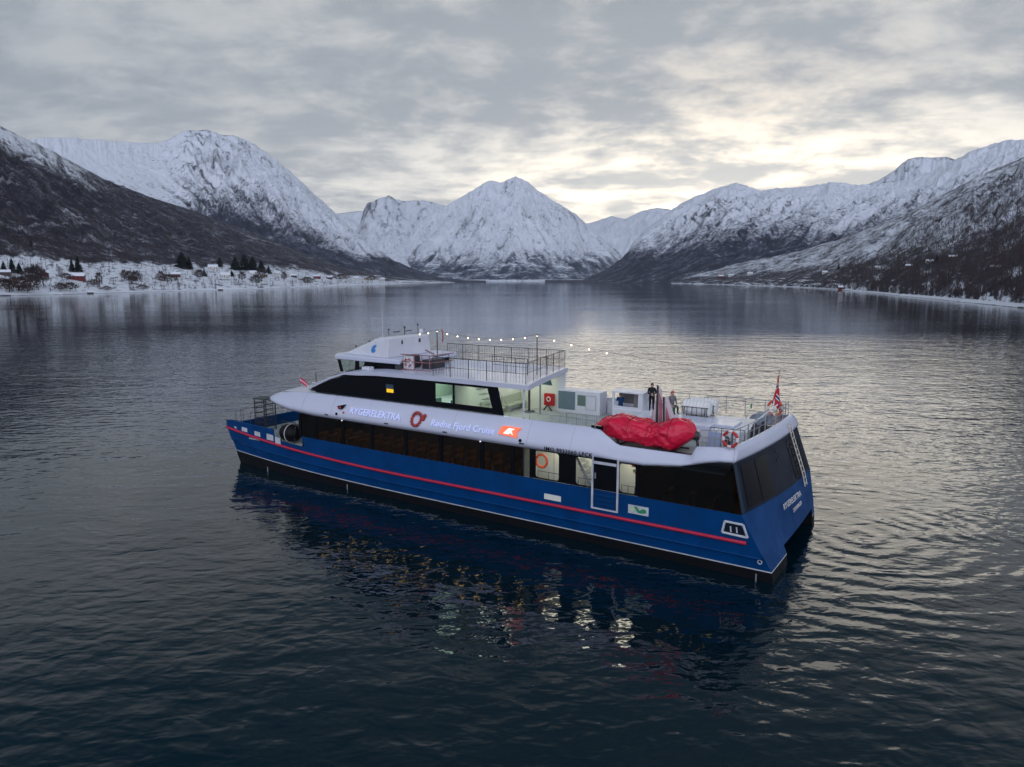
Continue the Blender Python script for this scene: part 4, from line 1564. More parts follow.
MB().tube([(15.45, -1.75, 5.10), (15.45, -1.75, 7.60)], .06, 8).build('roof_post', M_grey, ferry)
for y0 in (-2.4, -.2, 2.0):
    mb = MB()
    mb.add([(15.4, y0, 7.585), (17.5, y0, 7.585), (17.5, y0 + .4, 7.585), (15.4, y0 + .4, 7.585)], [(3, 2, 1, 0)])
    mb.build('overhang_lamp', mat('overhang_glow', (.9, .95, .85), .5, emit=(.95, 1.0, .84), estr=6.0), ferry)
# roof slab
mb = MB()
RF = [(12.9, 3.95), (16, 4.02), (20, 4.02), (24, 4.0), (25.5, 3.98), (26.8, 3.95), (28.2, 3.92), (29.2, 3.9), (30.1, 3.8)]
RZ = [7.88, 7.90, 7.90, 7.86, 7.76, 7.60, 7.18, 6.78, 6.36]
top, und = [], []
for (x, w), z in zip(RF, RZ):
    dx = lambda y: 1.75 * (w - y) / (2 * w) if x < 13 else 0
    top.append([(x + dx(y), y, z + .06 * (1 - (y / w) ** 2)) for y in np.linspace(-w, w, 9)])
    und.append([(x + dx(y), y, z - (.26 if x < 26 else .14)) for y in np.linspace(-w, w, 9)])
mb.grid(top, flip=True)
mb.grid(und)
for j, fl in ((0, False), (-1, True)):
    mb.grid([[r[j] for r in top], [r[j] for r in und]], flip=fl)
mb.grid([top[0], und[0]], flip=True)
mb.grid([top[-1], und[-1]])
mb.build('house_roof', M_rim, ferry)
# dark raked windscreen set into the nose
mb = MB()
rows = []
for x, z in ((26.9, 7.60), (28.2, 7.26), (29.2, 6.86), (29.95, 6.50)):
    rows.append([(x, y, z + .045) for y in np.linspace(-3.3, 3.3, 7)])
mb.grid(rows)
mb.build('windscreen', M_black, ferry)
# grab frames and gear ahead of the nose
mb = MB()
for y in (3.3, 2.6):
    mb.tube([(30.9, y, 5.85), (30.5, y, 6.55), (29.9, y, 6.50)], .03, 5)
mb.tube([(30.5, 2.6, 6.55), (30.5, 3.3, 6.55)], .03, 5)
mb.build('nose_rail', M_white, ferry)
MB().box(30.4, 30.9, 2.7, 3.3, 5.85, 6.12).build('deck_box', M_dark, ferry)
MB().tube([(31.4, 2.2, 5.8), (31.4, 2.2, 7.05)], .03, 5).build('bow_light_mast', M_dark, ferry)

# ---- wheelhouse
WX0, WX1, WY = 23.4, 28.5, 2.75
mb = MB()
for s in (1, -1):
    y0, y1 = (WY - .06, WY) if s > 0 else (-WY, -WY + .06)
    mb.prism([(28.62, 8.24), (28.38, 8.24), (28.10, 7.30), (28.34, 7.30)], 'y', y0, y1)
    mb.prism([(26.95, 8.24), (26.65, 8.24), (26.65, 7.45), (27.05, 7.45)], 'y', y0, y1)
    mb.prism([(26.1, 8.24), (WX0, 8.24), (WX0, 7.60), (26.3, 7.60)], 'y', y0, y1)
mb.box(WX0, WX0 + .06, -WY, WY, 7.5, 8.24)
mb.build('wheelhouse_frame', M_black, ferry)
mb = MB()
mb.box(WX0, 28.1, -WY + .1, WY - .1, 6.9, 7.45)
mb.prism([(WX0, 6.9), (28.3, 6.9), (28.36, 7.40), (26.3, 7.58), (WX0, 7.62)], 'y', WY - .05, WY + .02)
mb.build('wheelhouse_base', M_rim, ferry)
for s in (1, -1):
    for pts in ([(28.38, 8.22), (28.12, 7.42), (27.05, 7.46), (26.95, 8.22)], [(26.65, 8.22), (26.65, 7.62), (26.3, 7.62), (26.1, 8.22)]):
        mb = MB()
        mb.add([(x, s * (WY - .03), z) for x, z in pts], [(0, 1, 2, 3) if s < 0 else (3, 2, 1, 0)])
        mb.build('wheelhouse_window', M_glassclear, ferry)
for y0, y1 in ((-2.6, -.95), (-.85, .85), (.95, 2.6)):
    mb = MB()
    mb.add([(28.12, y0, 7.42), (28.12, y1, 7.42), (28.50, y1, 8.22), (28.50, y0, 8.22)], [(0, 1, 2, 3)])
    mb.build('wheelhouse_window', M_glassclear, ferry)
mb = MB()
mb.box(27.2, 27.9, -2.0, 1.6, 7.3, 7.62)
mb.box(25.4, 25.9, -.4, .4, 7.3, 8.0)
mb.build('helm_console', M_dark, ferry)
mb = MB()
pl = [(22.9, -3.0), (28.6, -3.0), (29.3, -2.2), (29.5, 0), (29.3, 2.2), (28.6, 3.0), (22.9, 3.0)]
mb.prism(pl, 'z', 8.26, 8.55)
mb.build('wheelhouse_roof', M_rim, ferry, bevel=.06)
# mast fairing: raked front, flat after face
mb = MB()
for (a, b) in (((22.9, 8.55), (22.9, 8.55)),):
    pass
s0 = [(24.15, -1.7, 8.55), (28.7, -1.4, 8.55), (28.7, 2.0, 8.55), (24.15, 2.7, 8.55)]
s1 = [(24.15, -1.5, 9.80), (25.2, -1.4, 9.80), (25.2, 2.3, 9.80), (24.15, 2.55, 9.80)]
mb.add(s0 + s1, [(3, 2, 1, 0), (4, 5, 6, 7), (0, 1, 5, 4), (1, 2, 6, 5), (2, 3, 7, 6), (3, 0, 4, 7)])
mast = mb.build('mast_fairing', M_white, ferry, bevel=.05)
# blue emblem on its port face
mb = MB()
e0 = [(-.26, -.30), (-.05, -.36), (.20, -.20), (.06, -.08), (.24, .10), (.10, .38), (.02, .16), (-.18, .06), (-.28, -.12)]


def fair_pt(u, v):
    z = 9.15 + v
    f = (z - 8.55) / 1.25
    xc = 25.55 - u
    xa, xb_ = 24.15, lerp(28.7, 25.2, f)
    ya, yb = lerp(2.7, 2.55, f), lerp(2.0, 2.3, f)
    return Vector((xc, lerp(ya, yb, (xc - xa) / (xb_ - xa)) + .03, z))


mb.add([fair_pt(u, v) for u, v in e0], [tuple(range(len(e0)))])
mb.build('emblem', mat('blue_emblem', (.02, .22, .55), .4), mast)
mb = MB()
mb.box(24.135, 24.15, -.6, -.4, 9.35, 9.6)
mb.box(24.135, 24.15, 1.2, 1.35, 9.35, 9.6)
mb.build('mast_fitting', M_dark, mast)
# radars and aerials
mb = MB()
mb.tube([(26.3, .3, 8.5), (26.3, .3, 9.45)], .09, 8)
mb.box(26.15, 26.45, -.9, 1.5, 9.46, 9.60)
rd = mb.build('radar', M_white, ferry)
MB().box(26.455, 26.462, -.8, 1.4, 9.50, 9.56).build('radar_stripe', M_ringred, rd)
MB().box(26.138, 26.145, -.8, 1.4, 9.50, 9.56).build('radar_stripe', M_ringred, rd)
mb = MB()
for x, y, z0, h in ((28.4, 1.2, 8.5, .5), (27.9, .4, 8.5, .8), (27.3, 1.8, 8.5, .45), (27.0, -.8, 8.5, .7), (26.6, 1.5, 8.5, .6), (24.5, .6, 9.9, .5), (24.7, -1.0, 9.9, .6), (24.8, 1.8, 9.9, .4), (25.0, 0, 9.9, .45)):
    mb.tube([(x, y, z0), (x, y, z0 + h)], .022, 5)
    mb.ball((x, y, z0 + h), .07, 6, 4)
for y in (-1.2, 0.2, 1.4):
    mb.tube([(24.5, y - .3, 10.15), (24.5, y + .3, 10.15)], .03, 5)
mb.build('aerial', M_dark, ferry)
MB().tube([(25.9, 1.2, 8.5), (25.9, 1.2, 11.8)], [.03, .012], 5).build('whip_aerial', M_line, ferry)
MB().tube([(24.4, -1.0, 9.9), (24.4, -1.0, 10.2)], .14, 8).build('dome_aerial', M_white, ferry)

# ---- equipment rack behind the wheelhouse
mb = MB()
mb.box(22.7, 23.3, 1.2, 2.2, 7.92, 8.75)
mb.box(21.3, 22.1, .4, 1.8, 7.92, 8.5)
mb.box(22.9, 23.35, 2.2, 2.9, 7.92, 8.4)
mb.build('roof_machinery', M_dark, ferry, bevel=.03)
mb = MB()
mb.box(22.05, 22.85, 2.55, 2.65, 7.98, 8.80)
wb = mb.build('white_board', M_white, ferry)
mb = MB()
for z in (7.95, 8.45, 8.9):
    mb.tube([(22.95, 2.8, z), (20.8, 2.5, z - .02), (20.6, .4, z)], .03, 5)
for x in (22.9, 22.0, 21.4, 20.8):
    mb.tube([(x, 2.6, 7.9), (x, 2.6, 8.9)], .03, 5)
mb.tube([(22.9, .4, 8.95), (20.6, 2.4, 9.0)], .05, 5)
mb.build('rack_frame', mat('pinkish_frame', (.28, .12, .12), .5), ferry)

# ---- roof deck rails
def rail(path, z0, h, name, m, post=1.3, nb=0, r=.021, mids=(.5,), parent=None):
    """path of (x, y); posts at intervals, a top bar, mid bars and thin balusters"""
    mb = MB()
    P = [Vector((p[0], p[1], z0 if len(p) < 3 else p[2])) for p in path]
    for a, b in zip(P[:-1], P[1:]):
        L = (b - a).length
        n = max(1, round(L / post))
        for i in range(n + 1):
            q = a.lerp(b, i / n)
            mb.tube([q, q + Vector((0, 0, h))], r, 5)
        mb.tube([a + Vector((0, 0, h)), b + Vector((0, 0, h))], r, 5)
        for f in mids:
            mb.tube([a + Vector((0, 0, h * f)), b + Vector((0, 0, h * f))], r * .6, 4)
        if nb:
            k = int(L / nb)
            for i in range(1, k):
                q = a.lerp(b, i / k)
                mb.tube([q + Vector((0, 0, .06)), q + Vector((0, 0, h))], r * .42, 4)
    return mb.build(name, m, parent or ferry)


RT = 7.9
rail([(28.6, 4.03, 6.04), (15.2, 4.03, 6.04)], 6.04, .10, 'rim_grab_rail', M_dark, 1.1, 0, .012, ())
rail([(19.6, 3.75), (13.2, 3.75)], RT, 1.12, 'roof_rail', M_darkrail, 1.35, .20, .021)
rail([(13.2, 3.75), (14.7, -3.6)], RT, 1.15, 'roof_rail', M_darkrail, 1.35, .20, .021)
rail([(14.7, -3.6), (24.2, -3.6)], RT, 1.12, 'roof_rail', M_darkrail, 1.35, .20, .021)
rail([(19.6, 3.75), (19.6, 2.2)], RT, 1.12, 'roof_rail', M_darkrail, 1.5, .3)
rail([(17.5, .6), (14.8, .9)], RT, 1.0, 'roof_rail', M_darkrail, .9, .3)
MB().tube([(14.45, .4, RT), (14.45, .4, RT + 2.45)], .035, 6).build('light_pole', M_darkrail, ferry)
MB().tube([(22.4, -.2, 7.9), (22.4, -.2, 10.25)], .035, 6).build('light_pole', M_darkrail, ferry)

# ---- after deck: starboard lockers, platform, rails
mb = MB()
mb.box(12.0, 15.0, -4.25, -3.2, 5.10, 6.55)
mb.box(9.0, 11.95, -4.30, -4.22, 5.10, 5.92)
lk = mb.build('deck_locker', M_white, ferry, bevel=.02)
MB().box(13.72, 14.92, -3.199, -3.185, 5.30, 6.46).build('locker_panel', mat('steel_blue_panel', (.13, .19, .23), .4, var=.1), lk)
MB().box(13.0, 13.55, -3.199, -3.185, 5.62, 6.30).build('locker_window', mat('green_grey_pane', (.13, .19, .16), .2), lk)
mb = MB()
for a, b, c, d in ((12.28, 12.95, 5.40, 5.42), (12.28, 12.95, 6.28, 6.30), (12.26, 12.28, 5.40, 6.30), (12.95, 12.97, 5.40, 6.30)):
    mb.box(a, b, -3.199, -3.185, c, d)
mb.build('locker_hatch', M_grey, lk)
# shelter with an open window on the starboard side
mb = MB()
mb.box(9.15, 11.1, -3.10, -3.02, 5.10, 5.90)
mb.box(10.95, 11.1, -3.10, -3.02, 5.90, 6.72)
mb.box(9.15, 9.42, -3.10, -3.02, 5.90, 6.72)
mb.box(9.10, 11.15, -4.25, -2.98, 6.72, 6.80)
mb.box(9.15, 9.22, -4.25, -3.10, 5.10, 6.72)
sh = mb.build('shelter', M_white, ferry, bevel=.01)
MB().box(9.60, 10.1, -4.1, -4.05, 5.2, 6.68).build('shelter_door', mat('grey_pink_door', (.36, .32, .31), .5, var=.1), sh)
MB().box(9.24, 11.1, -4.24, -4.2, 5.9, 6.72).build('shelter_back', mat('shelter_shade', (.16, .15, .16), .5), sh)
# raised platform amidships
mb = MB()
mb.prism([(2.4, -4.15), (11.0, -4.15), (11.0, -2.95), (8.9, -2.95), (8.9, .25), (3.1, .35), (2.4, -.6)], 'z', 5.11, 5.74)
mb.build('raft_platform', M_white, ferry, bevel=.03)
mb = MB()
mb.box(4.2, 8.4, -.8, .1, 5.745, 5.93)
mb.box(3.2, 6.8, -2.6, -1.0, 5.745, 5.86)
mb.build('platform_hatch', M_rim, ferry, bevel=.02)
# rails
rail([(8.9, 4.02, 5.98), (14.2, 3.85, 6.02)], 6.0, .42, 'port_rail', M_rail, 1.2, 0, .016, ())
rail([(3.4, 4.35, 5.84), (1.95, 4.35, 5.98), (1.66, 2.6, 6.0), (1.50, .9, 6.0), (1.38, -.9, 6.0), (1.28, -2.8, 6.0), (1.25, -4.9, 6.0)], 6, .78, 'stern_rail', M_rail, .8, 0, .024, (.5,))
rail([(1.4, -4.9, 5.75), (9.0, -4.7, 5.75)], 5.75, 1.0, 'starboard_rail', M_rail, 1.1, 0, .022, (.33, .66))
rail([(11.8, 1.6), (9.4, 1.5)], 5.1, 1.0, 'inner_rail', M_rail, .6, .14, .016, ())
rail([(11.8, 3.3), (11.8, 1.6)], 5.1, 1.0, 'inner_rail', M_rail, .8, .14, .016, ())
rail([(3.9, 1.0), (2.2, .9)], 5.1, 1.0, 'inner_rail', M_darkrail, .6, .2, .018, (.5,))
rail([(3.5, 3.6), (2.4, 3.4)], 5.1, 1.05, 'inner_rail', M_rail, .6, .16, .018, ())
mb = MB()
mb.tube([(3.2, 1.2, 5.2), (1.4, -2.6, 6.95)], .04, 6)
mb.build('stern_strut', M_white, ferry)
mb = MB()
mb.box(3.1, 3.7, 1.9, 2.0, 5.3, 6.1)
mb.build('blue_panel', mat('pale_blue_panel', (.33, .40, .58), .5), ferry)
mb = MB()
for x, y in ((2.6, 2.7), (2.2, -1.2), (1.9, -1.9)):
    mb.box(x - .15, x + .15, y - .12, y + .12, 5.1, 5.9)
    mb.ball((x, y, 6.0), .13, 8, 5)
mb.build('capstan', M_dark, ferry)
MB().box(2.0, 2.5, -3.4, -2.6, 5.75, 6.35).build('winch_box', mat('blue_grey_box', (.22, .27, .31), .5, var=.2), ferry)
MB().box(3.05, 3.10, -4.15, -3.95, 6.35, 6.62).build('exit_sign', M_greensign, ferry)
MB().box(7.15, 7.2, -2.9, -2.7, 5.9, 6.15).build('exit_sign', M_greensign, ferry)
mb = MB()
mb.ball((1.32, -1.35, 5.72), .16, 8, 6)
mb.build('stern_light', M_dark, ferry)
MB().ball((1.28, -1.35, 5.95), .09, 8, 6).build('stern_light', M_amber, ferry)
# fire-hose box on the starboard wall
mb = MB()
mb.box(15.25, 15.95, -3.32, -3.12, 5.42, 6.20)
fb = mb.build('hose_box', mat('red_box', (.45, .01, .015), .4), ferry, bevel=.02)
mb = MB()
mb.tube([(15.6 + .14 * math.cos(a), -3.10, 5.85 + .14 * math.sin(a)) for a in np.linspace(0, 2 * math.pi, 13)[:-1]], .035, 5, closed=True)
mb.build('reel_ring', M_ringwhite, fb)
mb = MB()
mb.tube([(15.9, -3.0, 5.11), (15.6, -3.0, 5.5)], .05, 5)
mb.tube([(15.3, -3.0, 5.11), (15.6, -3.0, 5.5)], .05, 5)
mb.build('stool', M_dark, ferry)
# cradle under the rescue boat
mb = MB()
for x in (5.1, 7.9):
    mb.box(x - .06, x + .06, 2.0, 3.5, 5.10, 5.20)
    for y in (2.1, 3.4):
        mb.box(x - .05, x + .05, y - .05, y + .05, 5.20, 5.45)
mb.box(4.6, 8.6, 2.05, 2.13, 5.105, 5.17)
mb.box(4.6, 8.6, 3.40, 3.48, 5.105, 5.17)
mb.build('boat_cradle', M_dark, ferry)
MB().box(3.75, 5.0, 3.0, 4.2, 5.104, 5.13).build('dark_mat', M_dark, ferry)
MB().box(8.6, 9.2, 3.7, 3.85, 5.9, 6.12).build('black_fitting', M_black, ferry)
# crane: two pale tapering legs with dark edges behind the boat
mb = MB()
mb.prism([(7.75, 5.2), (7.15, 5.2), (7.28, 7.75), (7.45, 7.95)], 'y', .55, .85)
mb.prism([(7.1, 5.6), (6.25, 5.6), (6.95, 7.45), (7.1, 7.3)], 'y', .55, .85)
cr = mb.build('deck_crane', mat('pale_pink_paint', (.62, .52, .55), .5, var=.1), ferry, bevel=.03)
cr.location.x = -.62
mb = MB()
mb.prism([(7.46, 5.2), (7.32, 5.2), (7.36, 7.98), (7.46, 8.02)], 'y', .86, .90)
mb.prism([(7.05, 5.6), (6.95, 5.6), (7.02, 7.4), (7.12, 7.4)], 'y', .86, .90)
mb.build('crane_edge', M_dark, cr)
mb = MB()
mb.prism([(7.28, 5.4), (7.13, 5.4), (7.13, 7.0), (7.30, 7.6)], 'y', .862, .885)
mb.prism([(6.9, 5.7), (6.5, 5.7), (6.92, 6.9)], 'y', .862, .885)
mb.build('crane_cover', mat('rose_cover', (.42, .12, .17), .6, var=.2), cr)
mb = MB()
mb.tube([(7.9, .3, 5.2), (7.75, .6, 6.6)], .05, 6)
mb.tube([(8.1, .9, 5.2), (7.8, .7, 6.3)], .04, 6)
mb.tube([(7.3, .7, 5.11), (7.3, .7, 5.7)], .25, 10)
mb.build('crane_base', M_white, cr)

# ------------------------------------------------------------------ things aboard
def thing(name, label, cat, loc, group=None, rz=0.0):
    o = empty(name, on_ship(*loc), SHIP_RZ + rz)
    return tag(o, label, cat, group)


def lifebuoy(label, loc, ring, band, n=(0, 1, 0), r=.34, tr=.068):
    t = thing('lifebuoy', label, 'lifebuoy', loc, 'lifebuoys hung about the ferry')
    nv = Vector(n).normalized()
    u = nv.orthogonal().normalized()
    v = nv.cross(u)
    N = 28
    pts = [(u * math.cos(2 * math.pi * i / N) + v * math.sin(2 * math.pi * i / N)) * r for i in range(N)]
    MB().tube(pts, tr, 8, closed=True).build('ring', ring, t, smooth=True)
    for k in range(4):
        a = math.pi / 4 + k * math.pi / 2
        pp = [(u * math.cos(a + d) + v * math.sin(a + d)) * r for d in np.linspace(-.28, .28, 6)]
        MB().tube(pp, tr * 1.06, 8).build('band', band, t, smooth=True)
    line = [(u * math.cos(2 * math.pi * i / N) + v * math.sin(2 * math.pi * i / N)) * (r + tr + .03 + .03 * math.cos(8 * math.pi * i / N)) for i in range(N)]
    MB().tube(line, .012, 4, closed=True).build('grab_line', M_ropewhite, t)
    return t


lifebuoy('orange lifebuoy hung in the lit boarding opening below the registration number', (11.80, 4.42, 3.98), M_orange, M_orange, (0, 1, 0))
lifebuoy('red lifebuoy with white bands on the port quarter rail, right of the covered boat', (2.0, 4.46, 6.40), M_ringred, M_ringwhite, (.25, 1, .1))
lifebuoy('orange-red lifebuoy on the stern rail beside the flag', (1.72, -3.6, 6.58), M_orange, M_ringwhite, (-.45, .9, .1), .38)
lifebuoy('small dark red lifebuoy fixed to the white board behind the wheelhouse', (22.45, 2.72, 8.40), mat('faded_ring', (.42, .12, .10), .6), M_ringwhite, (0, 1, 0), .25, .05)

# the covered rescue boat on its cradle
rb = thing('rescue_boat', 'rescue boat under a bright crimson tarpaulin on the port side of the upper deck', 'boat', (6.7, 2.75, 5.2))
XS = np.linspace(9.35, 4.05, 90)
topz = lambda x: interp(x, [4.05, 4.2, 4.5, 4.9, 5.4, 5.75, 6.0, 6.3, 6.7, 7.4, 8.1, 8.7, 9.1, 9.35], [6.12, 6.40, 6.68, 6.74, 6.58, 6.34, 6.26, 6.30, 6.46, 6.54, 6.60, 6.46, 6.22, 6.02])
botz = lambda x: interp(x, [4.05, 4.4, 4.9, 5.15, 5.5, 6.2, 7.0, 8.0, 8.8, 9.2, 9.35], [5.98, 5.66, 5.26, 5.20, 5.32, 5.30, 5.34, 5.42, 5.60, 5.78, 5.95])
hw = lambda x: interp(x, [4.05, 4.3, 4.8, 5.4, 6.2, 7.4, 8.3, 8.9, 9.2, 9.35], [.18, .62, .95, 1.02, .98, 1.02, .90, .62, .36, .10])
rows = []
NS = 96
for i, x in enumerate(XS):
    zt_, zb_, w = topz(x), botz(x), hw(x)
    zc = lerp(zb_, zt_, .50)
    a = 2 * np.pi * np.arange(NS + 1) / NS
    a[-1] = 0.0
    ca, sa = np.cos(a), np.sin(a)
    y = w * np.sign(ca) * np.abs(ca) ** .62
    up = np.clip(sa, 0, 1)
    # cloth stretched from the ridge rope down over the tubes, then hanging to a hem
    z = np.where(sa > 0, zc + (zt_ - zc) * (0.55 * up ** 1.5 + 0.45 * up ** .6), zc - (zc - zb_) * np.abs(sa) ** .55)
    r1_ = ridged(x * .75 + .9 * ca + .3, ca * 1.3 + sa * 1.1 + x * .35, 2, 91)
    r2_ = ridged(x * 1.5 - 1.3 * sa, ca * 2.6 - x * .8, 2, 97)
    r3_ = fbm(x * .9 + ca, sa * 1.4 + 5, 3, 99)
    # gathers radiating from the lashing
    gth = np.exp(-((x - 5.9) / .8) ** 2) * (ridged(np.arctan2(z - 6.3, x - 5.9) * 2.2 + ca, ca * 2, 3, 103) - .5)
    k = .10 * (r1_ - .6) + .065 * (r2_ - .55) + .07 * r3_ + .20 * gth
    rows.append([(x - 6.7 + .25 * k[j], y[j] + k[j] * ca[j] * .9, z[j] - 5.2 + k[j] * (sa[j] * .9 + .1)) for j in range(NS + 1)])
mb = MB()
mb.grid(rows)
for r_, fl in ((rows[0], True), (rows[-1], False)):
    n0 = len(mb.v)
    c = np.mean(np.array(r_), 0)
    mb.add([tuple(c)] + r_, [((0, j + 2, j + 1) if fl else (0, j + 1, j + 2)) for j in range(NS)])
mb.build('cover', M_tarp, rb, smooth=True)
M_rope = mat('dark_red_rope', (.16, .008, .014), .6)
for i in (16, 34, 52, 70):
    c = Vector((rows[i][0][0], 0, 1.0))
    pts = [Vector(rows[i][j]) + (Vector(rows[i][j]) - Vector((rows[i][j][0], 0, .9))).normalized() * .012 for j in range(0, NS // 2 + 8, 2)]
    MB().tube(pts, .016, 5).build('lashing', M_rope, rb)
for j in (NS // 4,):
    pts = [Vector(rows[i][j]) + Vector((0, 0, .012)) for i in range(4, 86, 3)]
    MB().tube(pts, .013, 5).build('seam', M_rope, rb)
mb = MB()
mb.ball((-2.62, .05, .78), .26, 10, 7, (1.1, .8, .9))
mb.tube([(-2.70, .05, .62), (-2.78, .05, .0)], .07, 8)
mb.tube([(-2.45, .0, .62), (-2.1, .0, .5)], .07, 8)
mb.build('outboard_motor', M_dark, rb, smooth=True)
# ensign on its staff
fl = thing('ensign', 'Norwegian flag hanging limp from a staff at the stern corner', 'flag', (1.5, -3.05, 5.75))
MB().tube([(0, 0, 0), (.0, -.03, 2.92)], [.032, .018], 8).ball((0, -.03, 2.96), .06, 8, 6).build('staff', mat('varnished_staff', (.45, .33, .20), .4), fl)
mb = MB()
NU, NV = 44, 32
fv = []
for j in range(NV + 1):
    v = j / NV                      # along the hoist, 0 at the top
    row = []
    for i in range(NU + 1):
        u = i / NU                  # along the fly
        # the cloth hangs down in folds from the hoist
        fold = .05 * math.sin(u * 17 + v * 2.0) * (0.3 + u)
        lat = (.34 * math.sin(min(1.0, u * 1.5) * math.pi) - .26 * u) * (.25 + .75 * v) + fold * .5
        z = 2.75 - v * 1.15 - 1.25 * u ** 1.1
        row.append((lat * .85 + fold * .5, lat * .53 + .05 - fold * .85, z))
    fv.append(row)
mb.grid(fv)
o = mb.build('cloth', [mat('flag_red', (.50, .012, .022), .7), mat('flag_white', (.72, .72, .72), .7), mat('flag_blue', (.012, .03, .16), .7)], fl, smooth=True)
mi = []
for j in range(NV):
    for i in range(NU):
        u, v = (i + .5) / NU * 22, (j + .5) / NV * 16
        k = 0
        if 6 <= u < 10 or 6 <= v < 10:
            k = 1
        if 7 <= u < 9 or 7 <= v < 9:
            k = 2
        mi.append(k)
o.data.polygons.foreach_set('material_index', mi)
# little pennant on the mast stay, jack at the bow
pn = thing('pennant', 'narrow red pennant on a wire just behind the white mast fairing', 'flag', (22.9, -1.4, 8.5))
MB().tube([(0, 0, 0), (0, 0, 1.75)], .015, 5).build('staff', M_rail, pn)
mb = MB()
mb.grid([[(-.03 * k - .10 * math.sin(v * 3), .02 * math.sin(v * 5) + .10 * k, 1.72 - .85 * v) for k in range(3)] for v in np.linspace(0, 1, 8)])
mb.build('cloth', M_ringred, pn, smooth=True)
jk = thing('jack_flag', 'pinkish red flag drooping over the front edge of the upper deck', 'flag', (34.3, .9, 5.45))
MB().tube([(0, 0, 0), (.35, 0, 1.1)], .02, 5).build('staff', M_rail, jk)
mb = MB()
mb.grid([[(.25 - 1.0 * u, .08 * math.sin(u * 8 + v) + .1 * u, .92 - .42 * v - .45 * u + .05 * math.sin(u * 9)) for v in np.linspace(0, 1, 6)] for u in np.linspace(0, 1, 14)])
o = mb.build('cloth', [mat('jack_red', (.55, .03, .09), .7), M_ringwhite], jk, smooth=True)
o.data.polygons.foreach_set('material_index', [1 if k % 5 == 2 else 0 for k in range(len(o.data.polygons))])

# raft canisters in their racks
def raft(label, loc):
    t = thing('raft_canister', label, 'life raft', loc, 'life raft canisters on the platform')
    mb = MB()
    prof = []
    for k in range(25):
        x = -.80 + 1.6 * k / 24
        r = .43 + (.025 if k % 3 == 1 else 0) - (.10 if k in (0, 24) else 0)
        prof.append((x, r))
    rows = [[(x, r * math.cos(a), .52 + r * math.sin(a)) for a in np.linspace(0, 2 * math.pi, 21)] for x, r in prof]
    mb.grid(rows)
    mb.add(rows[0], [tuple(range(20))])
    mb.add(rows[-1], [tuple(range(19, -1, -1))])
    mb.build('shell', M_ringwhite, t, smooth=False)
    mb = MB()
    for x in (-.6, .6):
        mb.tube([(x, -.46, .0), (x, -.46, .55), (x, 0, .02), (x, .46, .55), (x, .46, 0)], .025, 5)
    for x in np.linspace(-.7, .7, 6):
        mb.tube([(x, .47, .0), (x, .47, .62)], .016, 5)
    mb.tube([(-.8, .47, .6), (.8, .47, .6)], .02, 5)
    mb.tube([(-.8, .47, .05), (.8, .47, .05)], .02, 5)
    mb.build('rack', M_dark, t)
    return t


raft('white ribbed life raft canister, the one nearer the covered boat', (5.85, -3.05, 5.76))
raft('white ribbed life raft canister by the starboard rail, behind the nearer canister', (5.75, -3.98, 5.76))

# big black fender lashed beside the foredeck
fd = thing('fender', 'fat black fender with a white strap in the foredeck gap', 'fender', (32.5, 3.72, 2.22))
mb = MB()
rows = []
for k in range(13):
    f = k / 12
    r = .62 * (1 - abs(2 * f - 1) ** 3.2 * .55)
    rows.append([(-.85 + 1.7 * f, r * math.cos(a), .66 + r * math.sin(a)) for a in np.linspace(0, 2 * math.pi, 19)])
mb.grid(rows)
mb.add(rows[0], [tuple(range(18))])
mb.add(rows[-1], [tuple(range(17, -1, -1))])
mb.build('body', mat('black_rubber', (.005, .005, .006), .6, spec=.2), fd, smooth=True)
MB().tube([(-.1, .655 * math.cos(a), .66 + .655 * math.sin(a)) for a in np.linspace(0, 2 * math.pi, 19)[:-1]], .03, 5, closed=True).build('strap', M_ropewhite, fd)
mb = MB()
mb.tube([(-.7, .3, 0), (-.85, .25, 1.5)], .03, 5)
mb.tube([(.7, .3, 0), (.6, .2, 1.5)], .03, 5)
mb.tube([(-.85, .25, 1.5), (.6, .2, 1.5)], .025, 5)
mb.build('frame', M_dark, fd)

# string of bulbs from the mast to the stern
sl_ = thing('string_lights', 'string of warm glowing bulbs slung above the roof deck to the stern', 'lights', (22.4, -.2, 10.2))


def sag(a, b, s, n):
    a, b = Vector(a), Vector(b)
    return [a.lerp(b, i / n) - Vector((0, 0, s * 4 * (i / n) * (1 - i / n))) for i in range(n + 1)]


p0, p1_, p2_, p3_ = (24.2, .3, 10.0), (22.4, -.2, 10.25), (14.45, .4, 10.33), (1.5, -3.08, 8.62)
lines = sag(p0, p1_, .06, 3)[:-1] + sag(p1_, p2_, .38, 9)[:-1] + sag(p2_, p3_, .42, 13)
loc0 = Vector((22.4, -.2, 10.2))
MB().tube([q - loc0 for q in lines], .007, 4).build('cable', M_dark, sl_)
bp0 = None
for q in lines[1:17]:
    if bp0 is None:
        mb = MB()
        mb.ball((0, 0, -.09), .036, 8, 6)
        bp0 = mb.build('bulb', M_bulb, sl_, smooth=True)
        o = bp0
    else:
        o = bp0.copy()
        COL.objects.link(o)
    o.location = q - loc0


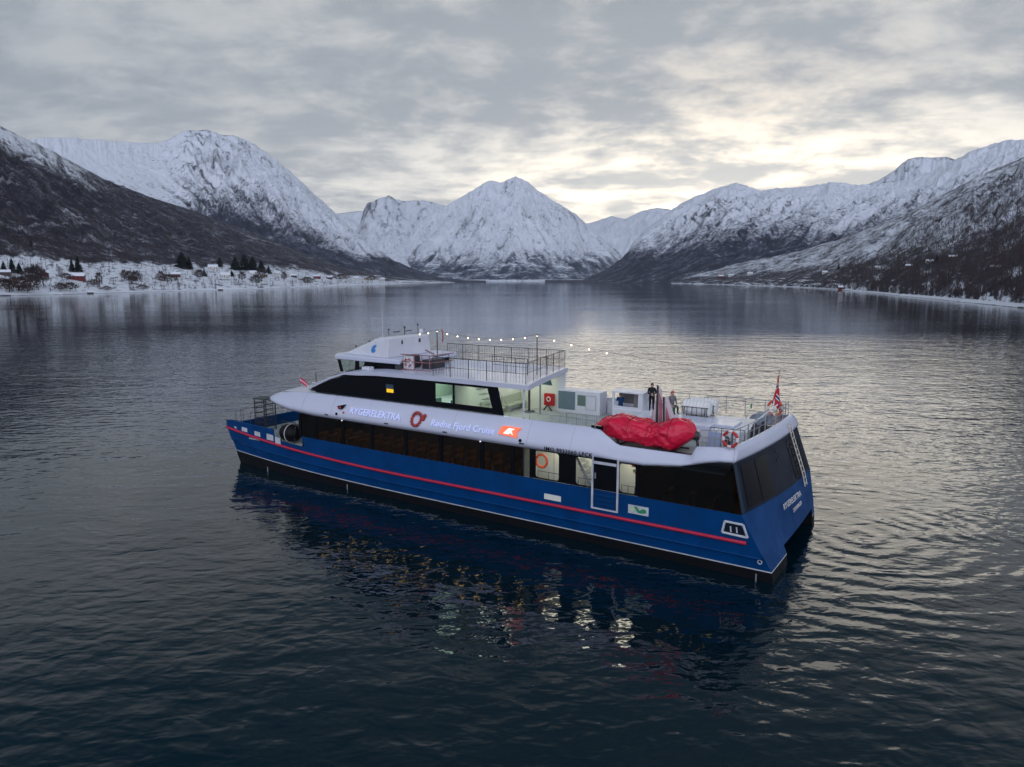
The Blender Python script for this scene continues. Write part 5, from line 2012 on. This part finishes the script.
# ------------------------------------------------------------------ people
def person(label, loc, face, pose, top, legs, skin=(.45, .28, .21), hair=(.03, .02, .015), hat=None, hood=False, bulk=1.0, scale=1.0):
    """one continuous body grown from a jointed skeleton; face = heading in ship coordinates"""
    t = thing('person', label, 'person', loc, rz=face)
    t.scale = (scale, scale, scale)
    V, E, RAD = [], [], []

    def v(p, r, parent=None):
        V.append(p)
        RAD.append(r)
        if parent is not None:
            E.append((parent, len(V) - 1))
        return len(V) - 1
    # x = forward, y = left
    pel = v((0, 0, .95), (.16 * bulk, .12 * bulk))
    wai = v((.0, 0, 1.12), (.15 * bulk, .115 * bulk), pel)
    che = v((pose.get('lean', 0), 0, 1.34), (.18 * bulk, .13 * bulk), wai)
    nek = v((pose.get('lean', 0) * 1.1, 0, 1.50), (.065, .065), che)
    hx = pose.get('lean', 0) * 1.2 + pose.get('nod', .02)
    chin = v((hx, 0, 1.56), (.062, .068), nek)
    hd_ = v((hx + .01, 0, 1.65), (.095, .083), chin)
    v((hx, 0, 1.73), (.07, .066), hd_)
    nose = v((hx + .105, 0, 1.635), (.014, .014), hd_)
    for s in (1, -1):
        v((hx, s * .088, 1.64), (.018, .014), hd_)
    for s, key in ((1, 'armL'), (-1, 'armR')):
        sh_ = v((pose.get('lean', 0), s * .19, 1.42), (.075 * bulk, .075 * bulk), che)
        el, wr = pose[key]
        e_ = v(el, (.055 * bulk, .055 * bulk), sh_)
        w_ = v(wr, (.036, .036), e_)
        d = (Vector(wr) - Vector(el)).normalized()
        side = d.cross(Vector((1, 0, .3))).normalized()
        palm = v(tuple(Vector(wr) + d * .06), (.036, .026), w_)
        for k, ln in enumerate((.075, .085, .078, .06)):
            b0 = Vector(wr) + d * .085 + side * (.030 - .020 * k)
            f0 = v(tuple(b0), (.010, .010), palm)
            f1 = v(tuple(b0 + d * ln * .6 + Vector((.01, 0, 0))), (.009, .009), f0)
            v(tuple(b0 + d * ln * .9 + Vector((.03, 0, 0))), (.008, .008), f1)
        th0 = v(tuple(Vector(wr) + d * .03 + side * .04), (.011, .011), palm)
        v(tuple(Vector(wr) + d * .075 + side * .065 + Vector((.015, 0, 0))), (.009, .009), th0)
    for s, key in ((1, 'legL'), (-1, 'legR')):
        hp = v((0, s * .10, .88), (.105 * bulk, .10 * bulk), pel)
        kn, an = pose.get(key, ((.02, s * .11, .48), (-.02, s * .12, .09)))
        k_ = v(kn, (.072, .07), hp)
        a_ = v(an, (.05, .05), k_)
        h_ = v((an[0] + .05, an[1], an[2] - .04), (.045, .045), a_)
        v((an[0] + .17, an[1] + s * .02, an[2] - .05), (.042, .035), h_)
    me = bpy.data.meshes.new('body')
    me.from_pydata(V, E, [])
    tmp = bpy.data.objects.new('body', me)
    COL.objects.link(tmp)
    md = tmp.modifiers.new('skin', 'SKIN')
    sv = me.skin_vertices[0].data
    for i, r in enumerate(RAD):
        sv[i].radius = r
        sv[i].use_root = (i == 0)
    md2 = tmp.modifiers.new('sub', 'SUBSURF')
    md2.levels = md2.render_levels = 1
    dg = bpy.context.evaluated_depsgraph_get()
    bm = bpy.data.meshes.new_from_object(tmp.evaluated_get(dg))
    bpy.data.objects.remove(tmp)
    bm.name = 'body'
    bm.materials.clear()
    for nm, c in (('skin', skin), ('jacket', top), ('trousers', legs), ('boots', (.012, .012, .012))):
        bm.materials.append(mat('%s_%03d_%03d_%03d' % ((nm,) + tuple(int(999 * q) for q in c)), c, .75, spec=.2))
    wrs = [Vector(pose['armL'][1]), Vector(pose['armR'][1])]
    els = [Vector(pose['armL'][0]), Vector(pose['armR'][0])]
    idx = []
    for p in bm.polygons:
        c = p.center
        k = 1
        hand = False
        for w_, e_ in zip(wrs, els):
            d = (w_ - e_).normalized()
            if (c - w_).dot(d) > -.005 and (c - w_).length < .20 and (c - w_).cross(d).length < .07:
                hand = True
        if hand or c.z > 1.515:
            k = 0
        elif c.z < .13:
            k = 3
        elif c.z < .86 and abs(c.y) < .2:
            k = 2
        idx.append(k)
    bm.polygons.foreach_set('material_index', idx)
    bm.polygons.foreach_set('use_smooth', [True] * len(bm.polygons))
    bo = bpy.data.objects.new('body', bm)
    COL.objects.link(bo)
    bo.parent = t
    # hair or hat, eyes and mouth
    mb = MB()
    rows = []
    for i in range(8):
        th = math.pi * .60 * i / 7
        rows.append([(hx - .012 + (.112 if not hat else .118) * math.sin(th) * math.cos(a) * (1.0 if math.cos(a) < .2 or i < 5 else .86), .102 * math.sin(th) * math.sin(a), 1.675 + .105 * math.cos(th) - (.05 * (i / 7) if math.cos(a) < .3 else -.045 * (i / 7))) for a in np.linspace(0, 2 * math.pi, 17)])
    mb.grid(rows, flip=True)
    if hat:
        mb.build('knitted_hat', mat('hat_%d' % int(hat[0] * 99), hat, .85), t, smooth=True)
    else:
        mb.build('hood' if hood else 'hair', mat('hair_%d' % int(hair[0] * 999), hair, .8), t, smooth=True)
    for s in (1, -1):
        mb = MB()
        mb.ball((hx + .086, s * .034, 1.655), .013, 6, 5)
        mb.build('eye', M_black, t)
    MB().box(hx + .083, hx + .094, -.025, .025, 1.592, 1.600).build('mouth', mat('lip', (.30, .10, .09), .6), t)
    return t


person('person in dark winter clothes standing at the platform edge, arms folded close', (8.72, -3.45, 5.745), R(115),
       dict(armL=((.08, .26, 1.15), (.20, .05, 1.12)), armR=((.08, -.26, 1.14), (.20, -.04, 1.05)), lean=.02, nod=.04,
            legL=((.03, .10, .48), (.0, .11, .09)), legR=((.05, -.10, .48), (-.03, -.11, .09))),
       (.010, .011, .014), (.008, .008, .010), hair=(.02, .013, .010), bulk=1.12, scale=.94)
person('person in a blue jacket with hands raised to the face in the shelter window', (10.72, -3.45, 5.10), R(100),
       dict(armL=((.16, .24, 1.22), (.20, .08, 1.50)), armR=((.16, -.24, 1.22), (.20, -.06, 1.49)), lean=.05, nod=.03),
       (.010, .055, .16), (.015, .017, .025), hair=(.03, .02, .015), bulk=1.08, scale=.87)
person('person in a red knitted hat sitting half hidden behind the pale crane', (7.42, -3.3, 5.30), R(140),
       dict(armL=((.02, .27, 1.16), (.22, .18, 1.00)), armR=((.02, -.27, 1.16), (.22, -.18, 1.00)), lean=.02,
            legL=((.46, .12, .92), (.48, .12, .54)), legR=((.46, -.12, .92), (.48, -.12, .54))),
       (.16, .15, .16), (.03, .03, .035), hat=(.50, .02, .03))

# ------------------------------------------------------------------ the shores: trees, thickets and farms
def locate(info, px, py):
    """the first point of a slope met along a sight bearing"""
    i = (px - info['px'][0]) / (info['px'][1] - info['px'][0])
    c = int(np.clip(round(i), 0, len(info['px']) - 1))
    T = info['T']
    ok = (T >= 0) & (T <= 1)
    r = (info['r0'][c] + T * (info['r1'][c] - info['r0'][c]))[ok]
    h = info['h'][:, c][ok]
    Y = r * math.cos(info['az'][c])
    X = r * math.sin(info['az'][c])
    dep = Y * math.cos(PITCH) - (h - CAMH) * math.sin(PITCH)
    yy = 383.5 - FPX * (Y * math.sin(PITCH) + (h - CAMH) * math.cos(PITCH)) / dep
    k = int(np.argmax(yy <= py)) if (yy <= py).any() else len(yy) - 1
    k0 = max(k - 1, 0)
    f = 0 if k == k0 else float(np.clip((yy[k0] - py) / max(yy[k0] - yy[k], 1e-6), 0, 1))
    return Vector((lerp(X[k0], X[k], f), lerp(Y[k0], Y[k], f), lerp(h[k0], h[k], f)))


M_birch = mat('birch_twigs', (0.080, 0.064, 0.066), 0.9, spec=0.1, var=0.3, vscale=0.3)
M_birch2 = mat('bare_bush_twigs', (0.075, 0.050, 0.042), 0.9, spec=0.1, var=0.3, vscale=0.3)
M_trunk = mat('bark', (0.060, 0.048, 0.044), 0.9, spec=0.1, var=0.3)
M_needle = mat('spruce_needles', (0.010, 0.020, 0.016), 0.9, spec=0.1, var=0.4, vscale=0.5)

R5 = random.Random(5)


def twig_crown(mb, h, w, n, base=.2, blade=.16):
    """bare branches: thin upswept blades filling an uneven egg-shaped volume"""
    for _ in range(n):
        a = R5.uniform(0, 2 * math.pi)
        f = R5.random() ** .8
        z0 = h * (base + (.86 - base) * f)
        rr = w * .5 * math.sin(math.pi * min(.97, .18 + .78 * f)) * math.sqrt(R5.random())
        p = Vector((rr * math.cos(a), rr * math.sin(a), z0))
        d = Vector((math.cos(a) * R5.uniform(.2, .8), math.sin(a) * R5.uniform(.2, .8), R5.uniform(.5, 1.2))).normalized()
        L = h * R5.uniform(.10, .24)
        s = d.orthogonal().normalized()
        s = (s * math.cos(f * 9 + a) + d.cross(s) * math.sin(f * 9 + a)) * blade * R5.uniform(.5, 1.2)
        mb.add([p - s, p + s, p + d * L], [(0, 1, 2)])


def bare_tree(name, h, w, n, m, loc, blade=.16):
    t = empty(name, loc)
    mb = MB()
    mb.tube([(0, 0, -.4), (.1, 0, h * .35), (0, .1, h * .85)], [h * .022, h * .016, .03], 6)
    for k in range(7):
        a = k * 2.4
        z = h * (.22 + .08 * k)
        mb.tube([(0, 0, z), (math.cos(a) * w * .22, math.sin(a) * w * .22, z + h * .14), (math.cos(a) * w * .36, math.sin(a) * w * .36, z + h * .26)], [h * .009, h * .006, .015], 4)
    mb.build('trunk', M_trunk, t)
    mb = MB()
    twig_crown(mb, h, w, n, blade=blade)
    mb.build('crown', m, t)
    return t


def spruce(name, h, w, loc, n=520):
    t = empty(name, loc)
    MB().tube([(0, 0, -.5), (0, 0, h * .95)], [h * .022, .04], 6).build('trunk', M_trunk, t)
    mb = MB()
    for _ in range(n):
        f = R5.random() ** .85
        z = h * (.06 + .92 * f)
        rad = w * .5 * (1 - f) ** .85 * R5.uniform(.45, 1.12) + .1
        a = R5.uniform(0, 2 * math.pi)
        tip = Vector((rad * math.cos(a), rad * math.sin(a), z - rad * .30))
        root = Vector((rad * .25 * math.cos(a), rad * .25 * math.sin(a), z + .25))
        s = Vector((-math.sin(a), math.cos(a), R5.uniform(-.3, .3))) * (rad * .30 + .12)
        mid = root.lerp(tip, .55)
        mb.add([root, mid + s, tip, mid - s], [(0, 1, 2, 3)])
    mb.build('crown', M_needle, t)
    return t


def put(proto, loc, sc=(1, 1, 1), rz=0.0, used=set()):
    if proto.name not in used:
        used.add(proto.name)
        o = proto
    else:
        o = copy_tree(proto)
    o.location = loc
    o.rotation_euler = (0, 0, rz)
    o.scale = sc
    return o


# --- spruces one can pick out
SPR = [spruce('spruce_tree', 15, 8, (0, 0, 0)), spruce('spruce_tree', 15, 9.5, (0, 0, 0), 600)]
gS = 'dark spruces on the far shores'
for px, py, hpx, wf, lab in (
        (5, 274, 13, 1.1, 'broad dark spruce at the left edge of the photo, beside a snowy roof'),
        (13, 273, 15, 1.0, 'tallest spruce of the clump at the left edge of the photo'),
        (20, 274, 11, 1.2, 'squat spruce on the right side of the clump at the left edge'),
        (73, 272, 14, .9, 'narrow spruce standing just uphill of the long red barn'),
        (79, 272.5, 17, 1.0, 'taller spruce just uphill of the right end of the red barn'),
        (183, 268, 18, 1.5, 'large lone dark spruce at the top edge of the left snowfield'),
        (190, 269, 13, 1.2, 'smaller spruce touching the right side of the large lone spruce'),
        (221, 267, 11, 1.3, 'rounded spruce between the lone spruce and the long dark grove'),
        (236, 270, 15, 1.4, 'leftmost tree of the long dark spruce grove'),
        (245, 270, 18, 1.4, 'tallest tree of the long dark spruce grove'),
        (254, 271, 17, 1.4, 'tree in the middle right of the long dark spruce grove'),
        (262, 272, 14, 1.3, 'short tree at the right end of the long dark spruce grove'),
        (269, 274, 9, 1.4, 'low spruce below the right end of the dark grove'),
        (205, 276, 8, 1.2, 'small spruce among the houses below the lone spruce'),
        (232, 276.5, 7, 1.3, 'low bushy spruce between two pale houses on the left shore'),
        (35, 247, 8, .8, 'slender spruce high in the birch wood at the left')):
    loc = locate(INFO_L, px, py)
    h = hpx * .82 * loc.length / FPX
    o = put(SPR[0] if wf < 1.15 else SPR[1], loc, (h / 15 * wf * 1.25, h / 15 * wf * 1.25, h / 15), R5.uniform(0, 6))
    tag(o, lab, 'tree', gS)
for px, py, hpx, wf, lab in (
        (935, 263, 8, 1.4, 'dark bushy spruce on the right slope beside a snowy clearing'),
        (916, 269, 6, .9, 'small pointed spruce on the right slope below the bushy one'),
        (838, 270, 7, 1.0, 'little spruce on the right slope above the shore road')):
    loc = locate(INFO_R, px, py)
    h = hpx * .82 * loc.length / FPX
    o = put(SPR[0] if wf < 1.15 else SPR[1], loc, (h / 15 * wf * 1.25, h / 15 * wf * 1.25, h / 15), R5.uniform(0, 6))
    tag(o, lab, 'tree', gS)

# --- bare trees and bushes on the left snowfield
BT = [bare_tree('birch_tree', 9, 6.5, 420, M_birch, (0, 0, 0)), bare_tree('birch_tree', 9, 5, 300, M_birch2, (0, 0, 0)), bare_tree('bare_bush', 5, 7.5, 420, M_birch2, (0, 0, 0), .14)]
gB = 'bare trees and bushes on the left shore'
for k, (px, py, hpx, wf, kind, lab) in enumerate((
        (36, 288, 20, 1.0, 0, 'tall bare birch before the small red house at the left'),
        (30, 287, 17, 1.1, 0, 'bare birch left of the tall one before the red house'),
        (43, 286, 14, 1.1, 1, 'thin bare tree right of the tall birch, by the shore'),
        (8, 292, 11, 1.8, 2, 'wide bare thicket by the water at the left edge'),
        (18, 291, 12, 1.7, 2, 'wide bare thicket right of the one at the left edge'),
        (26, 293, 7, 1.5, 2, 'low bare bush at the tide line below the birches'),
        (60, 291, 7, 1.2, 2, 'small round bush on the snow below the red barn'),
        (69, 291.5, 8, 1.3, 2, 'bush right of the small round bush below the red barn'),
        (67, 280, 6, 1.3, 2, 'bush against the left gable of the red barn'),
        (99, 287, 13, .8, 1, 'slim bare tree alone in the middle of the left snowfield'),
        (94, 287, 7, 1.2, 2, 'bush at the foot of the slim lone tree'),
        (106, 291.5, 5, 1.4, 2, 'low bush right of the slim lone tree, near the water'),
        (129, 284, 12, 1.1, 0, 'dense bare tree in front of the dark red cottage'),
        (136, 285, 13, 1.1, 0, 'bare tree right of the dark red cottage'),
        (124, 281, 10, 1.1, 1, 'bare tree uphill and left of the dark red cottage'),
        (142, 291, 6, 1.3, 2, 'bush on the snow below the dark red cottage'),
        (161, 281, 9, 1.3, 1, 'bare tree in a row right of the dark red cottage, nearest it'),
        (168, 284, 9, 1.4, 2, 'leaning bushy tree on the snow bank right of the cottage'),
        (200, 280, 10, 1.3, 0, 'bare tree below the lone spruce, beside a pale house'),
        (242, 282, 10, 1.3, 1, 'bare tree downhill of the dark spruce grove'),
        (256, 286, 11, 1.4, 0, 'bare tree by the water below the spruce grove'),
        (262, 281, 12, 1.3, 0, 'tall bare tree between the water and the end of the grove'),
        (284, 281, 9, 1.2, 1, 'bare tree left of the red house near the right end of the field'),
        (307, 285, 8, 1.4, 2, 'bushy tree above the tide line near the right end of the field'),
        (341, 281, 7, 1.6, 2, 'bushy clump beyond the last red house on the left shore'),
        (372, 281.5, 6, 1.8, 2, 'farthest bushy clump at the end of the left shore'))):
    loc = locate(INFO_L, px, py)
    h = hpx * loc.length / FPX
    b0 = 9 if kind < 2 else 5
    o = put(BT[kind], loc, (h / b0 * wf, h / b0 * wf, h / b0), R5.uniform(0, 6))
    tag(o, lab, 'tree' if kind < 2 else 'bush', gB)

# --- houses: walls, snowy gable roof, windows, door; each its own
WALLS = dict(red=mat('red_boards', (.15, .022, .020), .8, var=.2), dark=mat('dark_red_boards', (.085, .018, .018), .8, var=.2),
             white=mat('white_boards', (.62, .60, .57), .8, var=.1), brown=mat('brown_boards', (.075, .050, .040), .8, var=.2), yellow=mat('ochre_boards', (.42, .30, .14), .8, var=.15))
M_pane = mat('house_pane', (.02, .025, .03), .2)


def house(label, info, px, py, wpx, hpx, wall, dep=.75, rz=None, name='house', cat='house', snow=True):
    loc = locate(info, px, py)
    D = loc.length
    w, hh = wpx * D / FPX, hpx * D / FPX
    d = max(w * dep, 4.0)
    wh = hh * .60
    yaw = math.atan2(loc.x, loc.y)
    t = empty(name, loc, -yaw + (rz if rz is not None else R5.uniform(-.3, .3)))
    tag(t, label, cat, 'houses along the shores')
    mb = MB()
    mb.prism([(-d / 2, -1.5), (d / 2, -1.5), (d / 2, wh), (0, hh - .1), (-d / 2, wh)], 'x', -w / 2, w / 2)
    mb.build('wall', WALLS[wall], t)
    mb = MB()
    e = .45
    sl = (hh - wh) / (d / 2)
    for sgn in (1, -1):
        y1 = sgn * (d / 2 + e)
        z1 = wh - e * sl
        mb.add([(-w / 2 - e, 0, hh), (w / 2 + e, 0, hh), (w / 2 + e, y1, z1), (-w / 2 - e, y1, z1), (-w / 2 - e, 0, hh + .35), (w / 2 + e, 0, hh + .35), (w / 2 + e, y1, z1 + .35), (-w / 2 - e, y1, z1 + .35)],
               [(0, 1, 2, 3), (7, 6, 5, 4), (3, 2, 6, 7), (0, 3, 7, 4), (1, 5, 6, 2)] if sgn < 0 else [(3, 2, 1, 0), (4, 5, 6, 7), (7, 6, 2, 3), (4, 7, 3, 0), (2, 6, 5, 1)])
    rf = mb.build('roof', M_snow if snow else M_dark, t)
    if name == 'house':
        MB().box(w * .12, w * .12 + .8, -.4, .4, hh - .4, hh + 1.1).build('chimney', M_trunk, rf)
    n = max(2, int(w / 3.2))
    ww = min(1.1, w / n * .4)
    for k in range(n):
        x = -w / 2 + w * (k + .5) / n
        if name == 'house' and k == n // 2:
            MB().box(x - .5, x + .5, -d / 2 - .05, -d / 2 - .01, 0, min(2.1, wh * .8)).build('door', M_dark, t)
        else:
            MB().box(x - ww / 2, x + ww / 2, -d / 2 - .05, -d / 2 - .01, wh * .32, wh * .72).build('window', M_pane, t)
    return t


house('long red barn with a snow-covered roof on the left snowfield', INFO_L, 76.5, 280, 12, 5.8, 'red', .6, -.15, 'barn', 'barn')
house('small red house with a snowy roof behind the tall birch at the left', INFO_L, 44, 276, 7, 4.6, 'red')
house('dark red house left of the tall birch, half hidden by its branches', INFO_L, 31, 278.5, 7, 5.5, 'dark')
house('low snow-roofed house at the left edge beside the spruce clump', INFO_L, 4, 275, 9, 4, 'brown')
house('dark red cottage among bare trees in the middle of the left shore', INFO_L, 133, 280, 7, 6, 'dark')
house('small brown boathouse by the water below the slim lone tree', INFO_L, 89, 293.6, 4.5, 2.0, 'brown', .7, .1, 'boathouse', 'boathouse')
house('reddish house at the right foot of the large lone spruce', INFO_L, 176, 277, 7, 4.4, 'dark')
house('pale house with a bright snowy roof above the small spruce', INFO_L, 214, 270, 8, 4.8, 'white')
house('white house below and right of the small spruce', INFO_L, 225, 278, 8, 5, 'white')
house('small boathouse at the tide line below the pale houses', INFO_L, 220, 290.6, 4, 1.8, 'dark', .7, .1, 'boathouse', 'boathouse')
house('white house under the long dark spruce grove, left one of two', INFO_L, 254, 275.5, 6, 4.4, 'white')
house('yellow-brown house under the right end of the spruce grove', INFO_L, 264, 277, 6, 4, 'yellow')
house('white house on the open slope right of the spruce grove', INFO_L, 277, 275, 5, 3.4, 'white')
house('brown house on the snow slope near the right end of the field', INFO_L, 294, 277.5, 5, 3.4, 'brown')
house('bright red house near the right end of the left snowfield', INFO_L, 317, 278.5, 6, 3.6, 'red')
house('dark cottage just right of the bright red house', INFO_L, 329, 279, 5, 3, 'dark')
house('white house right of the last bushy clumps on the left shore', INFO_L, 356, 279.5, 5, 3, 'white')
house('pale house next but one to the end of the left shore', INFO_L, 367, 280, 4.5, 2.8, 'yellow')
house('last white house where the left shore ends', INFO_L, 382, 280.6, 4.5, 2.8, 'white')
house('red house on a small white clearing of the far right shore', INFO_R, 721, 278, 4.6, 3.0, 'red')
house('white-roofed house right of the red house on the far right shore', INFO_R, 731, 276.5, 4.6, 2.2, 'white')
house('white-roofed farmhouse farther right on the far right shore', INFO_R, 750, 275, 4.8, 2.5, 'white')
house('red boathouse at the tide line of the right shore', INFO_R, 843, 289.3, 6, 3.2, 'red', .7, .1, 'boathouse', 'boathouse')
house('white house in the wood above the red boathouse', INFO_R, 824, 273.5, 4, 2.4, 'white')
house('white house half way up the right slope', INFO_R, 877, 269, 4, 2.5, 'white')
house('snow-roofed house beside the dark bushy spruce on the right slope', INFO_R, 928, 263.5, 5, 3.2, 'white')
house('brown snow-roofed house left of the small pointed spruce', INFO_R, 908, 267.5, 4.6, 2.7, 'brown')
house('highest snow-roofed house on the right slope', INFO_R, 951, 258.5, 5.4, 2.6, 'brown')
house('snow-roofed house in the trees near the right edge of the photo', INFO_R, 994, 269.5, 6, 3.2, 'brown')


# --- the woods themselves: too many to count, one mass for each shore
def wood(name, info, n, px_lo, px_hi, cover, hr, seed, mtl, maxd, blades=9):
    g = np.random.default_rng(seed)
    nr, nc = info['h'].shape
    T = info['T']
    rows_ok = np.where((T > 0.004) & (T < 1))[0]
    V, F = [], []
    pxs = g.uniform(px_lo, px_hi, n * 6)
    made = 0
    for px in pxs:
        if made >= n:
            break
        i = (px - info['px'][0]) / (info['px'][1] - info['px'][0])
        c = int(i)
        k = rows_ok[0] + int(len(rows_ok) * g.random() ** 1.35 * .9)
        f = info['forest'][k, c]
        if f < g.random() * cover:
            continue
        r = info['r0'][c] + (T[k] + g.random() * (T[k + 1] - T[k])) * (info['r1'][c] - info['r0'][c])
        if r > maxd:
            continue
        az = info['az'][c] + g.uniform(-.0004, .0004)
        z = info['h'][k, c]
        if z < 1.2:
            continue
        x, y = r * math.sin(az), r * math.cos(az)
        h = g.uniform(*hr)
        w = h * g.uniform(.35, .6)
        for b in range(blades):
            a = g.uniform(0, 6.283)
            ff = g.random()
            rr = w * .5 * math.sin(math.pi * (.15 + .8 * ff)) * g.random() ** .5
            bx, by, bz = x + rr * math.cos(a), y + rr * math.sin(a), z + h * (.05 + .75 * ff)
            L = h * g.uniform(.22, .40)
            s = g.uniform(.12, .30)
            ca, sa = math.cos(a * 3), math.sin(a * 3)
            o = len(V)
            V += [(bx - s * ca, by - s * sa, bz), (bx + s * ca, by + s * sa, bz), (bx + rr * .3 * math.cos(a), by + rr * .3 * math.sin(a), bz + L)]
            F.append((o, o + 1, o + 2))
        o = len(V)
        V += [(x - .13, y, z - .3), (x + .13, y, z - .3), (x, y, z + h * .95)]
        F.append((o, o + 1, o + 2))
        made += 1
    me = bpy.data.meshes.new(name)
    me.from_pydata(V, [], F)
    me.materials.append(mtl)
    me.update()
    o = bpy.data.objects.new(name, me)
    COL.objects.link(o)
    o['kind'] = 'stuff'
    return o


wood('birch_wood', INFO_L, 10000, -220, 440, 1.15, (5, 9), 3, M_birch, 2300)
wood('shore_wood', INFO_R, 7500, 640, 1200, 1.10, (5, 9), 4, M_birch, 1250)
